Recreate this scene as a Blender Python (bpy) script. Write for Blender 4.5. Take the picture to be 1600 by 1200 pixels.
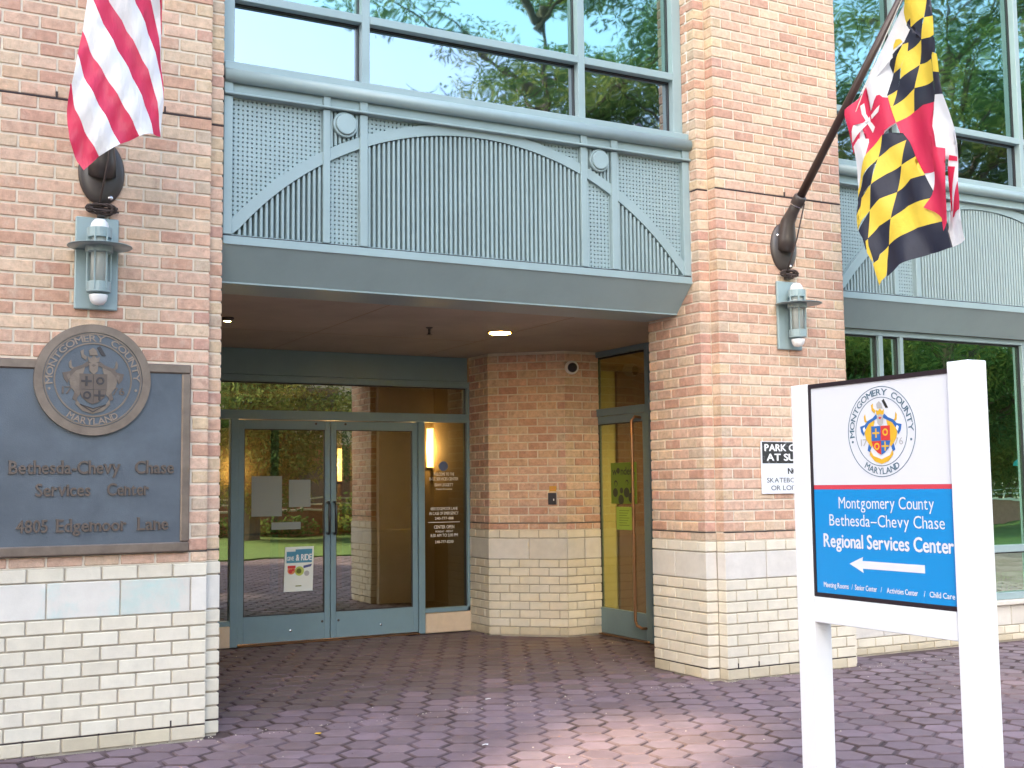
import bpy, bmesh, math, random
from mathutils import Vector, Matrix
random.seed(7)
R = math.radians
sc = bpy.context.scene
for o in list(bpy.data.objects): bpy.data.objects.remove(o, do_unlink=True)
col = sc.collection

# ---------------------------------------------------------------- camera
CAM = Vector((-1.756, -7.255, 1.481)); YAW, PITCH, ROLL, FPX = 0.48973, 0.08661, -0.01094, 1845.0
_f = Vector((math.sin(YAW)*math.cos(PITCH), math.cos(YAW)*math.cos(PITCH), math.sin(PITCH)))
_r = Vector((math.cos(YAW), -math.sin(YAW), 0)); _u = _r.cross(_f)
CR = math.cos(ROLL)*_r + math.sin(ROLL)*_u; CU = -math.sin(ROLL)*_r + math.cos(ROLL)*_u; CF = _f
cd = bpy.data.cameras.new('camera'); cam = bpy.data.objects.new('camera', cd); col.objects.link(cam)
cam.matrix_world = Matrix(((CR.x, CU.x, -CF.x, CAM.x), (CR.y, CU.y, -CF.y, CAM.y), (CR.z, CU.z, -CF.z, CAM.z), (0, 0, 0, 1)))
cd.sensor_width = 36; cd.lens = FPX/1600*36; cd.clip_start = .05; cd.clip_end = 600
sc.camera = cam
# ---------------------------------------------------------------- sky, sun, exposure
SUN_EL = R(36); SAZ = Vector((-.79, -.61, 0)).normalized()
w = bpy.data.worlds.new('World'); sc.world = w; w.use_nodes = True
nt = w.node_tree; sky = nt.nodes.new('ShaderNodeTexSky'); sky.sky_type = 'NISHITA'; sky.sun_disc = False
sky.sun_elevation = SUN_EL; sky.sun_rotation = math.atan2(SAZ.x, SAZ.y)
sky.air_density = 1.0; sky.dust_density = 2.5; sky.ozone_density = 1.0
nt.links.new(sky.outputs[0], nt.nodes['Background'].inputs[0]); nt.nodes['Background'].inputs[1].default_value = .15
sd = bpy.data.lights.new('sun', 'SUN'); sd.energy = 2.0; sd.angle = R(1.4); sd.color = (1, .87, .64)
sun = bpy.data.objects.new('sun', sd); col.objects.link(sun)
SDIR = Vector((SAZ.x*math.cos(SUN_EL), SAZ.y*math.cos(SUN_EL), math.sin(SUN_EL)))
sun.rotation_euler = SDIR.to_track_quat('Z', 'Y').to_euler(); sun.location = (0, 0, 30)
vs = sc.view_settings
sc.display_settings.display_device = 'sRGB'; vs.view_transform = 'Standard'; vs.look = 'None'; vs.gamma = 1
vs.exposure = 2.75
vs.use_white_balance = True; vs.white_balance_temperature = 6900; vs.white_balance_tint = 8
sc.render.engine = 'CYCLES'

# ---------------------------------------------------------------- helpers
def wloc(o):
    v = Vector((0, 0, 0))
    while o: v += o.location; o = o.parent
    return v
def link(name, me, parent=None, origin=(0, 0, 0)):
    o = bpy.data.objects.new(name, me); col.objects.link(o)
    o.location = Vector(origin) - (wloc(parent) if parent else Vector((0, 0, 0)))
    if parent: o.parent = parent
    return o
def tag(o, label=None, cat=None, group=None, kind=None):
    for k, v in (('label', label), ('category', cat), ('group', group), ('kind', kind)):
        if v: o[k] = v
    return o
def thing(name, loc, label, cat, group=None):
    return tag(link(name, None, None, loc), label, cat, group)
def copy_tree(o, parent=None, shift=None):
    c = o.copy(); col.objects.link(c); c.parent = parent
    if shift is not None: c.location = o.location + Vector(shift)
    for ch in list(o.children): copy_tree(ch, c)
    return c
BOXF = [(0, 3, 2, 1), (4, 5, 6, 7), (0, 1, 5, 4), (1, 2, 6, 5), (2, 3, 7, 6), (3, 0, 4, 7)]
def _chamfer():
    idx = {}; n = 0; vt = []
    for sx in (-1, 1):
        for sy in (-1, 1):
            for sz in (-1, 1):
                for a in range(3): idx[(sx, sy, sz, a)] = n; vt.append((sx, sy, sz, a)); n += 1
    fs = []
    for a in range(3):
        b, c = (a+1) % 3, (a+2) % 3
        for s in (-1, 1):
            q = []
            for p, r in ((-1, -1), (1, -1), (1, 1), (-1, 1)):
                k = [0]*3; k[a] = s; k[b] = p; k[c] = r; q.append(idx[(*k, a)])
            fs.append(q if s > 0 else q[::-1])
        for p in (-1, 1):
            for r in (-1, 1):
                k0 = [0]*3; k1 = [0]*3; k0[a], k1[a] = -1, 1
                for k in (k0, k1): k[b] = p; k[c] = r
                q = [idx[(*k0, b)], idx[(*k1, b)], idx[(*k1, c)], idx[(*k0, c)]]
                fs.append(q[::-1] if p*r > 0 else q)
    for sx in (-1, 1):
        for sy in (-1, 1):
            for sz in (-1, 1):
                q = [idx[(sx, sy, sz, a)] for a in range(3)]
                fs.append(q if sx*sy*sz > 0 else q[::-1])
    return vt, fs
CHV, CHF = _chamfer()
class MB:
    def __init__(s): s.v = []; s.f = []; s.m = []; s.c = []
    def add(s, vs, fs, mi=0, tint=None):
        n = len(s.v); s.v += [tuple(x) for x in vs]
        for f in fs: s.f.append(tuple(i+n for i in f)); s.m.append(mi); s.c.append(tint)
        return s
    def box(s, x0, x1, y0, y1, z0, z1, mi=0, tint=None):
        return s.add([(x0, y0, z0), (x1, y0, z0), (x1, y1, z0), (x0, y1, z0), (x0, y0, z1), (x1, y0, z1), (x1, y1, z1), (x0, y1, z1)], BOXF, mi, tint)
    def cbox(s, c, l, rot=0, ch=.004, tint=None, mi=0):
        h = [l[0]/2, l[1]/2, l[2]/2]; co, si = math.cos(rot), math.sin(rot); vs = []
        for sx, sy, sz, a in CHV:
            p = [sx*h[0], sy*h[1], sz*h[2]]; g = (sx, sy, sz)
            for k in range(3):
                if k != a: p[k] -= g[k]*ch
            vs.append((c[0]+p[0]*co-p[1]*si, c[1]+p[0]*si+p[1]*co, c[2]+p[2]))
        return s.add(vs, CHF, mi, tint)
    def bbox(s, x0, x1, y0, y1, z0, z1, ch=.003, mi=0):
        return s.cbox(((x0+x1)/2, (y0+y1)/2, (z0+z1)/2), (x1-x0, y1-y0, z1-z0), 0, ch, None, mi)
    def tube(s, pts, r, n=10, mi=0, cap=True):
        pts = [Vector(p) for p in pts]; rr = r if isinstance(r, (list, tuple)) else [r]*len(pts)
        rings = []; prev = None
        for i, p in enumerate(pts):
            d = (pts[min(i+1, len(pts)-1)]-pts[max(i-1, 0)]).normalized()
            if prev is None:
                a = d.orthogonal().normalized()
            else:
                a = (prev - d*prev.dot(d)); a = a.normalized() if a.length > 1e-6 else d.orthogonal().normalized()
            prev = a; b = d.cross(a)
            rings.append([p + rr[i]*(math.cos(2*math.pi*k/n)*a+math.sin(2*math.pi*k/n)*b) for k in range(n)])
        vs = [q for g in rings for q in g]; fs = []
        for i in range(len(pts)-1):
            for k in range(n):
                k2 = (k+1) % n; fs.append((i*n+k, i*n+k2, (i+1)*n+k2, (i+1)*n+k))
        if cap: fs.append(tuple(range(n))[::-1]); fs.append(tuple((len(pts)-1)*n+k for k in range(n)))
        return s.add(vs, fs, mi)
    def lathe(s, prof, c, axis=(0, 0, 1), n=24, mi=0):
        ax = Vector(axis).normalized(); a = ax.orthogonal().normalized(); b = ax.cross(a); c = Vector(c); vs = []; fs = []
        for r, h in prof:
            for k in range(n):
                t = 2*math.pi*k/n; vs.append(c+ax*h+r*(math.cos(t)*a+math.sin(t)*b))
        for i in range(len(prof)-1):
            for k in range(n):
                k2 = (k+1) % n; fs.append((i*n+k, i*n+k2, (i+1)*n+k2, (i+1)*n+k))
        if prof[0][0] > 1e-4: fs.append(tuple(range(n))[::-1])
        if prof[-1][0] > 1e-4: fs.append(tuple((len(prof)-1)*n+k for k in range(n)))
        return s.add(vs, fs, mi)
    def plate(s, pts, fr, d, th, mi=0):
        """flat outline of 2D pts in frame fr=(O,a,b,n), back at depth d, th thick towards n"""
        O, a, b, n = fr; m = len(pts)
        ar = sum(pts[i][0]*pts[(i+1) % m][1]-pts[(i+1) % m][0]*pts[i][1] for i in range(m))
        if ar < 0: pts = pts[::-1]
        vs = [O+a*p[0]+b*p[1]+n*d for p in pts]+[O+a*p[0]+b*p[1]+n*(d+th) for p in pts]
        fs = [tuple(range(m, 2*m)), tuple(range(m))[::-1]]+[(i, (i+1) % m, m+(i+1) % m, m+i) for i in range(m)]
        return s.add(vs, fs, mi)
    def build(s, name, mats, parent=None, kind=None, smooth=False, label=None):
        me = bpy.data.meshes.new(name); me.from_pydata(s.v, [], s.f)
        for m in (mats if isinstance(mats, list) else [mats]): me.materials.append(m)
        if any(s.m): me.polygons.foreach_set('material_index', s.m)
        if smooth: me.polygons.foreach_set('use_smooth', [True]*len(me.polygons))
        if any(c is not None for c in s.c):
            at = me.color_attributes.new('tint', 'FLOAT_COLOR', 'CORNER'); buf = []
            for f, c in zip(s.f, s.c):
                c = c or (.5, .5, .5); buf += [c[0], c[1], c[2], 1]*len(f)
            at.data.foreach_set('color', buf)
        me.update(); o = link(name, me, parent)
        if kind: o['kind'] = kind
        if label: o['label'] = label
        return o

# ---------------------------------------------------------------- materials
def mat(name, color=(.5, .5, .5), rough=.6, metal=0, spec=.5, var=.0, vscale=6, bump=0, bscale=60, tintsrc=None, dirt=None, emis=None, estr=0, coat=0):
    m = bpy.data.materials.new(name); m.use_nodes = True; n = m.node_tree.nodes; L = m.node_tree.links
    p = n['Principled BSDF']; p.inputs['Roughness'].default_value = rough; p.inputs['Metallic'].default_value = metal
    p.inputs['Specular IOR Level'].default_value = spec; p.inputs['Coat Weight'].default_value = coat
    geo = n.new('ShaderNodeNewGeometry')
    if tintsrc == 'object': s = n.new('ShaderNodeObjectInfo'); src = s.outputs['Color']
    elif tintsrc == 'attr': s = n.new('ShaderNodeAttribute'); s.attribute_name = 'tint'; src = s.outputs['Color']
    else: s = n.new('ShaderNodeRGB'); s.outputs[0].default_value = (*color, 1); src = s.outputs[0]
    def noise(scale, detail=4, ro=.6, dist=0):
        t = n.new('ShaderNodeTexNoise'); t.inputs['Scale'].default_value = scale; t.inputs['Detail'].default_value = detail
        t.inputs['Roughness'].default_value = ro; t.inputs['Distortion'].default_value = dist
        L.new(geo.outputs['Position'], t.inputs['Vector']); return t
    def ramp(fac, a, b, c0, c1):
        r = n.new('ShaderNodeMapRange'); r.inputs[1].default_value = a; r.inputs[2].default_value = b
        r.inputs[3].default_value = c0; r.inputs[4].default_value = c1; L.new(fac, r.inputs[0]); return r.outputs[0]
    def mix(a, b, f, mode='MIX'):
        x = n.new('ShaderNodeMix'); x.data_type = 'RGBA'; x.blend_type = mode
        for sock, v in ((x.inputs[6], a), (x.inputs[7], b), (x.inputs[0], f)):
            if isinstance(v, (tuple, list)): sock.default_value = (*v, 1)
            elif isinstance(v, (int, float)): sock.default_value = v
            else: L.new(v, sock)
        return x.outputs[2]
    if var:
        f = ramp(noise(vscale, 5, .65).outputs[0], .3, .7, 1-var, 1+var)
        h = n.new('ShaderNodeHueSaturation'); L.new(src, h.inputs['Color']); L.new(f, h.inputs['Value']); src = h.outputs[0]
    if dirt:                       # list of (colour, scale, lo, hi, strength)
        for dc, ds, lo, hi, st in dirt:
            src = mix(src, dc, ramp(noise(ds, 6, .7, .3).outputs[0], lo, hi, 0, st))
    L.new(src, p.inputs['Base Color'])
    if bump:
        b = n.new('ShaderNodeBump'); b.inputs['Strength'].default_value = bump; b.inputs['Distance'].default_value = .01
        L.new(noise(bscale, 6, .7).outputs[0], b.inputs['Height']); L.new(b.outputs[0], p.inputs['Normal'])
    if emis: p.inputs['Emission Color'].default_value = (*emis, 1); p.inputs['Emission Strength'].default_value = estr
    m['ng'] = 1
    return m
def glass(name, refl, rtint, ttint, wav=.0, wscale=1.2, rough=0.0):
    m = bpy.data.materials.new(name); m.use_nodes = True; n = m.node_tree.nodes; L = m.node_tree.links
    n.remove(n['Principled BSDF']); out = n['Material Output']
    g = n.new('ShaderNodeBsdfGlossy'); g.inputs['Color'].default_value = (*rtint, 1); g.inputs['Roughness'].default_value = rough
    t = n.new('ShaderNodeBsdfTransparent'); t.inputs['Color'].default_value = (*ttint, 1)
    lf = n.new('ShaderNodeLayerWeight'); lf.inputs['Blend'].default_value = .5; lw = n.new('ShaderNodeMath'); lw.operation = 'POWER'; lw.inputs[1].default_value = 4.0
    L.new(lf.outputs['Facing'], lw.inputs[0])
    ma = n.new('ShaderNodeMath'); ma.operation = 'ADD'; ma.use_clamp = True; ma.inputs[1].default_value = refl; L.new(lw.outputs[0], ma.inputs[0])
    mx = n.new('ShaderNodeMixShader'); L.new(ma.outputs[0], mx.inputs[0]); L.new(t.outputs[0], mx.inputs[1]); L.new(g.outputs[0], mx.inputs[2])
    if wav:
        geo = n.new('ShaderNodeNewGeometry'); no = n.new('ShaderNodeTexNoise'); no.inputs['Scale'].default_value = wscale; no.inputs['Detail'].default_value = 2
        L.new(geo.outputs['Position'], no.inputs['Vector']); b = n.new('ShaderNodeBump'); b.inputs['Strength'].default_value = 1; b.inputs['Distance'].default_value = wav
        L.new(no.outputs[0], b.inputs['Height']); L.new(b.outputs[0], g.inputs['Normal'])
    L.new(mx.outputs[0], out.inputs['Surface']); return m
def leafmat(name, c1, c2, c3):
    m = bpy.data.materials.new(name); m.use_nodes = True; n = m.node_tree.nodes; L = m.node_tree.links
    n.remove(n['Principled BSDF']); out = n['Material Output']; geo = n.new('ShaderNodeNewGeometry')
    no = n.new('ShaderNodeTexNoise'); no.inputs['Scale'].default_value = .6; no.inputs['Detail'].default_value = 5; L.new(geo.outputs['Position'], no.inputs['Vector'])
    cr = n.new('ShaderNodeValToRGB'); cr.color_ramp.elements[0].position = .35; cr.color_ramp.elements[0].color = (*c1, 1)
    cr.color_ramp.elements[1].position = .68; cr.color_ramp.elements[1].color = (*c3, 1); e = cr.color_ramp.elements.new(.52); e.color = (*c2, 1)
    L.new(no.outputs[0], cr.inputs[0]); d = n.new('ShaderNodeBsdfDiffuse'); t = n.new('ShaderNodeBsdfTranslucent')
    L.new(cr.outputs[0], d.inputs[0]); L.new(cr.outputs[0], t.inputs[0]); mx = n.new('ShaderNodeMixShader'); mx.inputs[0].default_value = .5
    L.new(d.outputs[0], mx.inputs[1]); L.new(t.outputs[0], mx.inputs[2]); L.new(mx.outputs[0], out.inputs['Surface']); return m
def cloth(name, c):
    m = bpy.data.materials.new(name); m.use_nodes = True; n = m.node_tree.nodes; L = m.node_tree.links
    n.remove(n['Principled BSDF']); out = n['Material Output']; d = n.new('ShaderNodeBsdfDiffuse'); t = n.new('ShaderNodeBsdfTranslucent'); g = n.new('ShaderNodeBsdfGlossy')
    g.inputs['Roughness'].default_value = .45; d.inputs[0].default_value = (*c, 1); t.inputs[0].default_value = (*c, 1)
    mx = n.new('ShaderNodeMixShader'); mx.inputs[0].default_value = .25; L.new(d.outputs[0], mx.inputs[1]); L.new(t.outputs[0], mx.inputs[2])
    m2 = n.new('ShaderNodeMixShader'); m2.inputs[0].default_value = .04; L.new(mx.outputs[0], m2.inputs[1]); L.new(g.outputs[0], m2.inputs[2]); L.new(m2.outputs[0], out.inputs['Surface'])
    geo = n.new('ShaderNodeNewGeometry'); mp = n.new('ShaderNodeMapping'); mp.inputs['Rotation'].default_value = (.3, .5, .4); mp.inputs['Scale'].default_value = (9, 3, 2.2)
    no = n.new('ShaderNodeTexNoise'); no.inputs['Scale'].default_value = 2.2; no.inputs['Detail'].default_value = 4; L.new(geo.outputs['Position'], mp.inputs[0]); L.new(mp.outputs[0], no.inputs['Vector'])
    b = n.new('ShaderNodeBump'); b.inputs['Strength'].default_value = .8; b.inputs['Distance'].default_value = .03; L.new(no.outputs[0], b.inputs['Height'])
    L.new(b.outputs[0], d.inputs['Normal']); return m
BD = [((.33, .17, .13), 17, .55, .72, .55), ((.70, .56, .44), 10, .52, .74, .5)]
M = dict(
 brick=mat('brick_clay', tintsrc='object', rough=.85, var=.20, vscale=22, bump=.5, bscale=110, dirt=BD),
 brick_a=mat('brick_clay_joined', tintsrc='attr', rough=.85, var=.20, vscale=22, bump=.5, bscale=110, dirt=BD),
 block=mat('cream_masonry', tintsrc='object', rough=.8, var=.07, vscale=9, bump=.25, bscale=140, dirt=[((.45, .38, .26), 5, .6, .85, .3)]),
 block_a=mat('cream_masonry_joined', tintsrc='attr', rough=.8, var=.07, vscale=9, bump=.25, bscale=140, dirt=[((.45, .38, .26), 5, .6, .85, .3)]),
 stone_st=mat('stained_stone', tintsrc='object', rough=.8, var=.05, vscale=9, bump=.2, bscale=140, dirt=[((.22, .60, .58), 1.9, .50, .74, .55)]),
 mortar_c=mat('cream_mortar', (.44, .385, .31), rough=.95, var=.12, vscale=9, bump=.4, bscale=160), mortar=mat('mortar', (.68, .60, .49), rough=.95, var=.12, vscale=9, bump=.4, bscale=160, dirt=[((.50, .42, .33), 4, .55, .85, .4)]),
 sealant=mat('dark_sealant', (.05, .035, .035), rough=.8),
 caulk=mat('caulk', (.7, .66, .62), rough=.7),
 metal=mat('painted_metal', (.27, .36, .375), rough=.38, spec=.5, var=.05, vscale=3, bump=.04, bscale=30, dirt=[((.22, .27, .27), 1.3, .5, .8, .35), ((.36, .40, .38), 28, .66, .76, .4), ((.20, .17, .13), 11, .70, .80, .35)]),
 metal_dk=mat('painted_metal_door', (.17, .26, .30), rough=.4, var=.06, vscale=3, bump=.04, bscale=30, dirt=[((.10, .13, .13), 6, .62, .85, .4)]),
 gasket=mat('black_gasket', (.015, .014, .018), rough=.5),
 stucco=mat('ceiling_stucco', (.40, .345, .28), rough=.9, var=.14, vscale=1.2, bump=.3, bscale=90),
 paver=mat('paver', tintsrc='object', rough=.75, var=.13, vscale=7, bump=.35, bscale=180, dirt=[((.09, .06, .058), 1.1, .48, .72, .6), ((.27, .22, .22), 2.7, .56, .78, .35), ((.36, .32, .33), 13, .68, .8, .35), ((.10, .065, .06), 6, .62, .78, .4)]),
 paver_a=mat('paver_joined', tintsrc='attr', rough=.75, var=.13, vscale=7, bump=.35, bscale=180, dirt=[((.09, .06, .058), 1.1, .48, .72, .6), ((.27, .22, .22), 2.7, .56, .78, .35), ((.36, .32, .33), 13, .68, .8, .35), ((.10, .065, .06), 6, .62, .78, .4)]),
 sheet=mat('grey_sheet', (.24, .26, .24), rough=.6), sand=mat('joint_sand', (.085, .055, .055), rough=.95, var=.3, vscale=5, bump=.5, bscale=60, dirt=[((.17, .12, .14), 1.5, .42, .62, .85), ((.30, .27, .26), 4, .66, .8, .5)]),
 asphalt=mat('asphalt', (.06, .06, .062), rough=.9, var=.2, vscale=8, bump=.3),
 bronze=mat('bronze_border', (.20, .155, .125), rough=.42, metal=.55, var=.18, vscale=9, bump=.1, bscale=50, dirt=[((.10, .08, .08), 5, .55, .8, .5)]),
 bronze_bg=mat('bronze_field', (.095, .112, .135), rough=.42, metal=.3, var=.15, vscale=4, bump=.15, bscale=120, dirt=[((.15, .18, .21), 2.5, .5, .8, .5)]),
 bronze_l=mat('bronze_rim_letters', (.27, .21, .17), rough=.45, metal=.4), bronze_t=mat('bronze_letters', (.13, .10, .085), rough=.45, metal=.5, var=.12),
 bronze_d=mat('bronze_recess', (.045, .04, .042), rough=.6, metal=.2),
 dkmetal=mat('dark_bronze_metal', (.055, .045, .042), rough=.36, spec=.5, var=.1, vscale=5),
 pole=mat('pole_brown', (.045, .025, .022), rough=.35),
 steel=mat('bright_steel', (.6, .6, .6), rough=.25, metal=1),
 rope=mat('dark_rope', (.07, .05, .045), rough=.85, bump=.4, bscale=200),
 wrope=mat('white_rope', (.65, .63, .6), rough=.8),
 dome=mat('white_globe', (.78, .78, .78), rough=.3),
 frost=mat('frosted_tube', (.42, .45, .43), rough=.3),
 white=mat('white_paint', (.76, .775, .80), rough=.35, var=.015, vscale=3, bump=.03, bscale=15, coat=.2),
 vinyl=mat('white_vinyl', (.70, .725, .78), rough=.3, coat=.1),
 black=mat('sign_black', (.02, .014, .02), rough=.35),
 blue=mat('sign_blue', (.0, .255, .62), rough=.3, coat=.1), red=mat('sign_red', (.62, .06, .09), rough=.35),
 ink=mat('print_slate', (.06, .14, .20), rough=.5), inkblack=mat('print_black', (.02, .02, .02), rough=.5), gold=mat('print_gold', (.72, .42, .03), rough=.5),
 sblue=mat('print_blue', (.02, .13, .42), rough=.5), sred=mat('print_red', (.6, .04, .04), rough=.5), grey=mat('print_grey', (.42, .42, .42), rough=.5), white2=mat('print_white', (.82, .82, .82), rough=.5),
 decal=mat('decal_white', (.62, .60, .55), rough=.5), decalblue=mat('decal_blue', (.10, .13, .22), rough=.5),
 tan=mat('interior_tan', (.33, .235, .14), rough=.85, var=.05), floorin=mat('interior_floor', (.09, .07, .06), rough=.3, var=.2, vscale=3),
 yellow=mat('interior_yellow', (.56, .57, .27), rough=.8, var=.05), brown=mat('interior_brown', (.14, .07, .035), rough=.5, var=.15),
 darkroom=mat('interior_dark', (.045, .06, .055), rough=.9, var=.3, vscale=1.5),
 copper=mat('bronze_handle', (.42, .22, .12), rough=.28, metal=.9), blackbar=mat('black_handle', (.02, .02, .022), rough=.3),
 brass=mat('brass_bar', (.6, .45, .15), rough=.25, metal=1),
 lamp=mat('lamp_glow', (.9, .7, .4), emis=(1, .62, .2), estr=2.6), downl=mat('downlight_glow', (.9, .8, .5), emis=(1, .74, .34), estr=6),
 goldcan=mat('gold_reflector', (.75, .55, .25), rough=.3, metal=.9),
 paper=mat('paper', (.72, .76, .72), rough=.7), green=mat('poster_green', (.16, .26, .03), rough=.6), lime=mat('notice_lime', (.38, .55, .08), rough=.6), pdk=mat('poster_dark', (.04, .05, .03), rough=.6),
 pteal=mat('poster_teal', (.06, .25, .38), rough=.5), porg=mat('poster_orange', (.7, .25, .1), rough=.5), plime=mat('poster_lime', (.5, .58, .12), rough=.5), pnavy=mat('poster_navy', (.08, .1, .25), rough=.5),
 keypad=mat('keypad_black', (.03, .025, .03), rough=.4), amber=mat('sticker_amber', (.6, .32, .03), rough=.5),
 g_up=glass('tinted_reflective_glass', .40, (.66, 1.0, .95), (.20, .32, .30), wav=.0018, wscale=1.9, rough=.02),
 g_low=glass('spandrel_glass', .46, (.70, .82, .92), (.12, .14, .16), wav=.0018, wscale=2.1, rough=.02),
 g_rt=glass('storefront_green_glass', .62, (.72, 1.0, .84), (.45, .66, .54), wav=.0012, wscale=2),
 g_door=glass('door_glass', .30, (.92, .95, .88), (.50, .50, .44), wav=.0007, wscale=1.5),
 g_side=glass('sidelight_glass', .07, (.8, .8, .7), (.68, .67, .58)),
 leaf=leafmat('leaf', (.05, .105, .045), (.12, .20, .07), (.30, .32, .09)),
 bark=mat('bark', (.10, .08, .06), rough=.9, var=.2, bump=.5, bscale=20),
 lawn=mat('lawn_grass', (.09, .16, .03), rough=.9, var=.35, vscale=2.5, bump=.6, bscale=40),
 obrick=mat('distant_brick', (.33, .14, .10), rough=.85, var=.15, vscale=6), ocream=mat('distant_cream_wall', (.74, .66, .54), rough=.85, var=.06), owin=mat('distant_window', (.05, .07, .08), rough=.1), rail=mat('white_railing', (.75, .75, .73), rough=.5),
 turq=mat('umbrella_turquoise', (.02, .55, .55), rough=.7), toy=mat('toy_fence_plastic', (.45, .6, .05), rough=.4),
 F_R=cloth('flag_red', (.66, .03, .095)), F_W=cloth('flag_white', (.80, .80, .83)), F_Y=cloth('flag_gold', (.80, .58, .07)), F_K=cloth('flag_black', (.022, .024, .045)), F_B=cloth('flag_blue', (.02, .03, .15)),
)
def V(*a): return Vector(a)
FRONT = lambda x, y, z: (V(x, y, z), V(1, 0, 0), V(0, 0, 1), V(0, -1, 0))

# ---------------------------------------------------------------- lettering
_gc = {}
def glyph(ch, ext=0.0, bold=0.0):
    k = (ch, ext)
    if k not in _gc:
        cu = bpy.data.curves.new('g', 'FONT'); cu.body = ch; cu.size = 1; cu.resolution_u = 3; cu.extrude = ext; cu.offset = 0
        o = bpy.data.objects.new('g', cu); col.objects.link(o); bpy.context.view_layer.update()
        me = bpy.data.meshes.new_from_object(o.evaluated_get(bpy.context.evaluated_depsgraph_get()))
        vs = [tuple(v.co) for v in me.vertices]; fs = [tuple(p.vertices) for p in me.polygons]
        bpy.data.objects.remove(o); bpy.data.meshes.remove(me); bpy.data.curves.remove(cu)
        x0 = min(v[0] for v in vs); x1 = max(v[0] for v in vs)
        _gc[k] = ([(v[0]-x0, v[1], v[2]) for v in vs], fs, x1-x0)
    return _gc[k]
SER = {'B': '0a0c', 't': '5a', 'h': '0a9a0c', 'i': '5a3x', 'n': '0a9a0x', 'm': '0a5a9a0x', 'r': '1a1x', 'v': '0x9x', 'y': '0x9x', 'L': '0a0c', 'E': '0a0c', 'd': '9a8c',
       'M': '0a9a0c9c', 'N': '0a0c9c', 'T': '5a', 'R': '0a0c9a', 'Y': '5a0c9c', 'A': '0a9a', 'D': '0a0c', 'U': '0c9c', 'a': '9a', 's': '', 'G': '', 'O': '', 'C': '', 'S': ''}
CAPH = None
def layout(text, ext=0.0, bold=0.0, serif=False, gap=.075, space=.27):
    """glyph pieces on a line, in em; returns list of (verts, faces) and total width"""
    x = 0; out = []
    for ch in text:
        if ch == ' ': x += space; continue
        vs, fs, wd = glyph(ch, ext, bold)
        offs = [(0, 0, 0)] if not bold else [(-bold, 0, 0), (bold, 0, .0022), (0, bold*.7, .0044), (0, -bold*.7, .0066)]
        for ox, oy, oz in offs:
            vv = [(v[0]+x+ox, v[1]+oy, v[2]+oz) for v in vs]; out.append((vv, fs, x, wd))
        if serif:
            s = SER.get(ch, '')
            for i in range(0, len(s), 2):
                cx = x + .035 + (wd-.07)*int(s[i])/9.0; y = {'a': .02, 'x': .50, 'c': .70}[s[i+1]]
                hw, hh = .085, .024; e = max(ext, .0005)*.93
                out.append(([(cx-hw, y-hh, -e), (cx+hw, y-hh, -e), (cx+hw, y+hh, -e), (cx-hw, y+hh, -e), (cx-hw, y-hh, e), (cx+hw, y-hh, e), (cx+hw, y+hh, e), (cx-hw, y+hh, e)], BOXF, x, 0))
        x += wd + gap
    return out, x-gap
def text_mb(mb, text, fr, cx, y, cap, width=None, ext=0.0, bold=0.0, serif=False, d=0.0, mi=0, align='c', squeeze=None):
    """centre cx, baseline y, in frame fr; cap = capital height in metres"""
    H = max(v[1] for v in glyph('H')[0]); sy = cap/H
    gl, tot = layout(text, ext, bold, serif)
    sx = width/tot if width else sy*(squeeze or 1)
    x0 = cx - tot*sx/2 if align == 'c' else cx
    O, a, b, n = fr
    for vs, fs, _, _ in gl:
        mb.add([O+a*(x0+v[0]*sx)+b*(y+v[1]*sy)+n*(d+v[2]*sy) for v in vs], fs, mi)
    return mb
def words(parent, m_, name, items, fr, each=False, **kw):
    """one object per line of lettering, or per letter"""
    for it in items:
        tx, cx, y, cap, wd = it[:5]; k2 = dict(kw); k2.update(it[5] if len(it) > 5 else {})
        if not each: text_mb(MB_ := MB(), tx, fr, cx, y, cap, wd, **k2); MB_.build(name, m_, parent); continue
        H = max(v[1] for v in glyph('H')[0]); sy = cap/H; sq = {k: v for k, v in k2.items() if k in ('ext', 'bold', 'serif')}
        gl, tot = layout(tx, **sq); sx = wd/tot; x0 = cx-wd/2; O, a, b, n = fr; cur = None; d = k2.get('d', 0); got = {}
        for vs, fs, x, _ in gl: got.setdefault(x, MB()).add([O+a*(x0+v[0]*sx)+b*(y+v[1]*sy)+n*(d+v[2]*sy) for v in vs], fs)
        for mb in got.values(): mb.build(name, m_, parent)
def ring_text(parent, m_, name, text, fr, rad, cap, a0, a1, inward=False, ext=0.0, bold=0.0, serif=True, d=0.0):
    H = max(v[1] for v in glyph('H')[0]); s = cap/H; gl, tot = layout(text, ext, bold, serif); got = {}
    O, a, b, n = fr
    for vs, fs, x, _ in gl:
        out = []
        for v in vs:
            t = a0+(a1-a0)*v[0]/tot; r = rad - v[1]*s + cap if inward else rad + v[1]*s
            out.append(O+a*(r*math.cos(t))+b*(r*math.sin(t))+n*(d+v[2]*s))
        got.setdefault(x, MB()).add(out, fs)
    for mb in got.values(): mb.build(name, m_, parent)
def ring(mb, fr, r0, r1, d, th, n=72, mi=0):
    O, a, b, nn = fr; vs = []; fs = []
    for r, e in ((r0, d), (r0, d+th), (r1, d+th), (r1, d)):
        for k in range(n):
            t = 2*math.pi*k/n; vs.append(O+a*(r*math.cos(t))+b*(r*math.sin(t))+nn*e)
    for j in range(4):
        for k in range(n):
            k2 = (k+1) % n; j2 = (j+1) % 4; fs.append((j*n+k, j*n+k2, j2*n+k2, j2*n+k))
    mb.add(vs, [f[::-1] for f in fs], mi)
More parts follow.
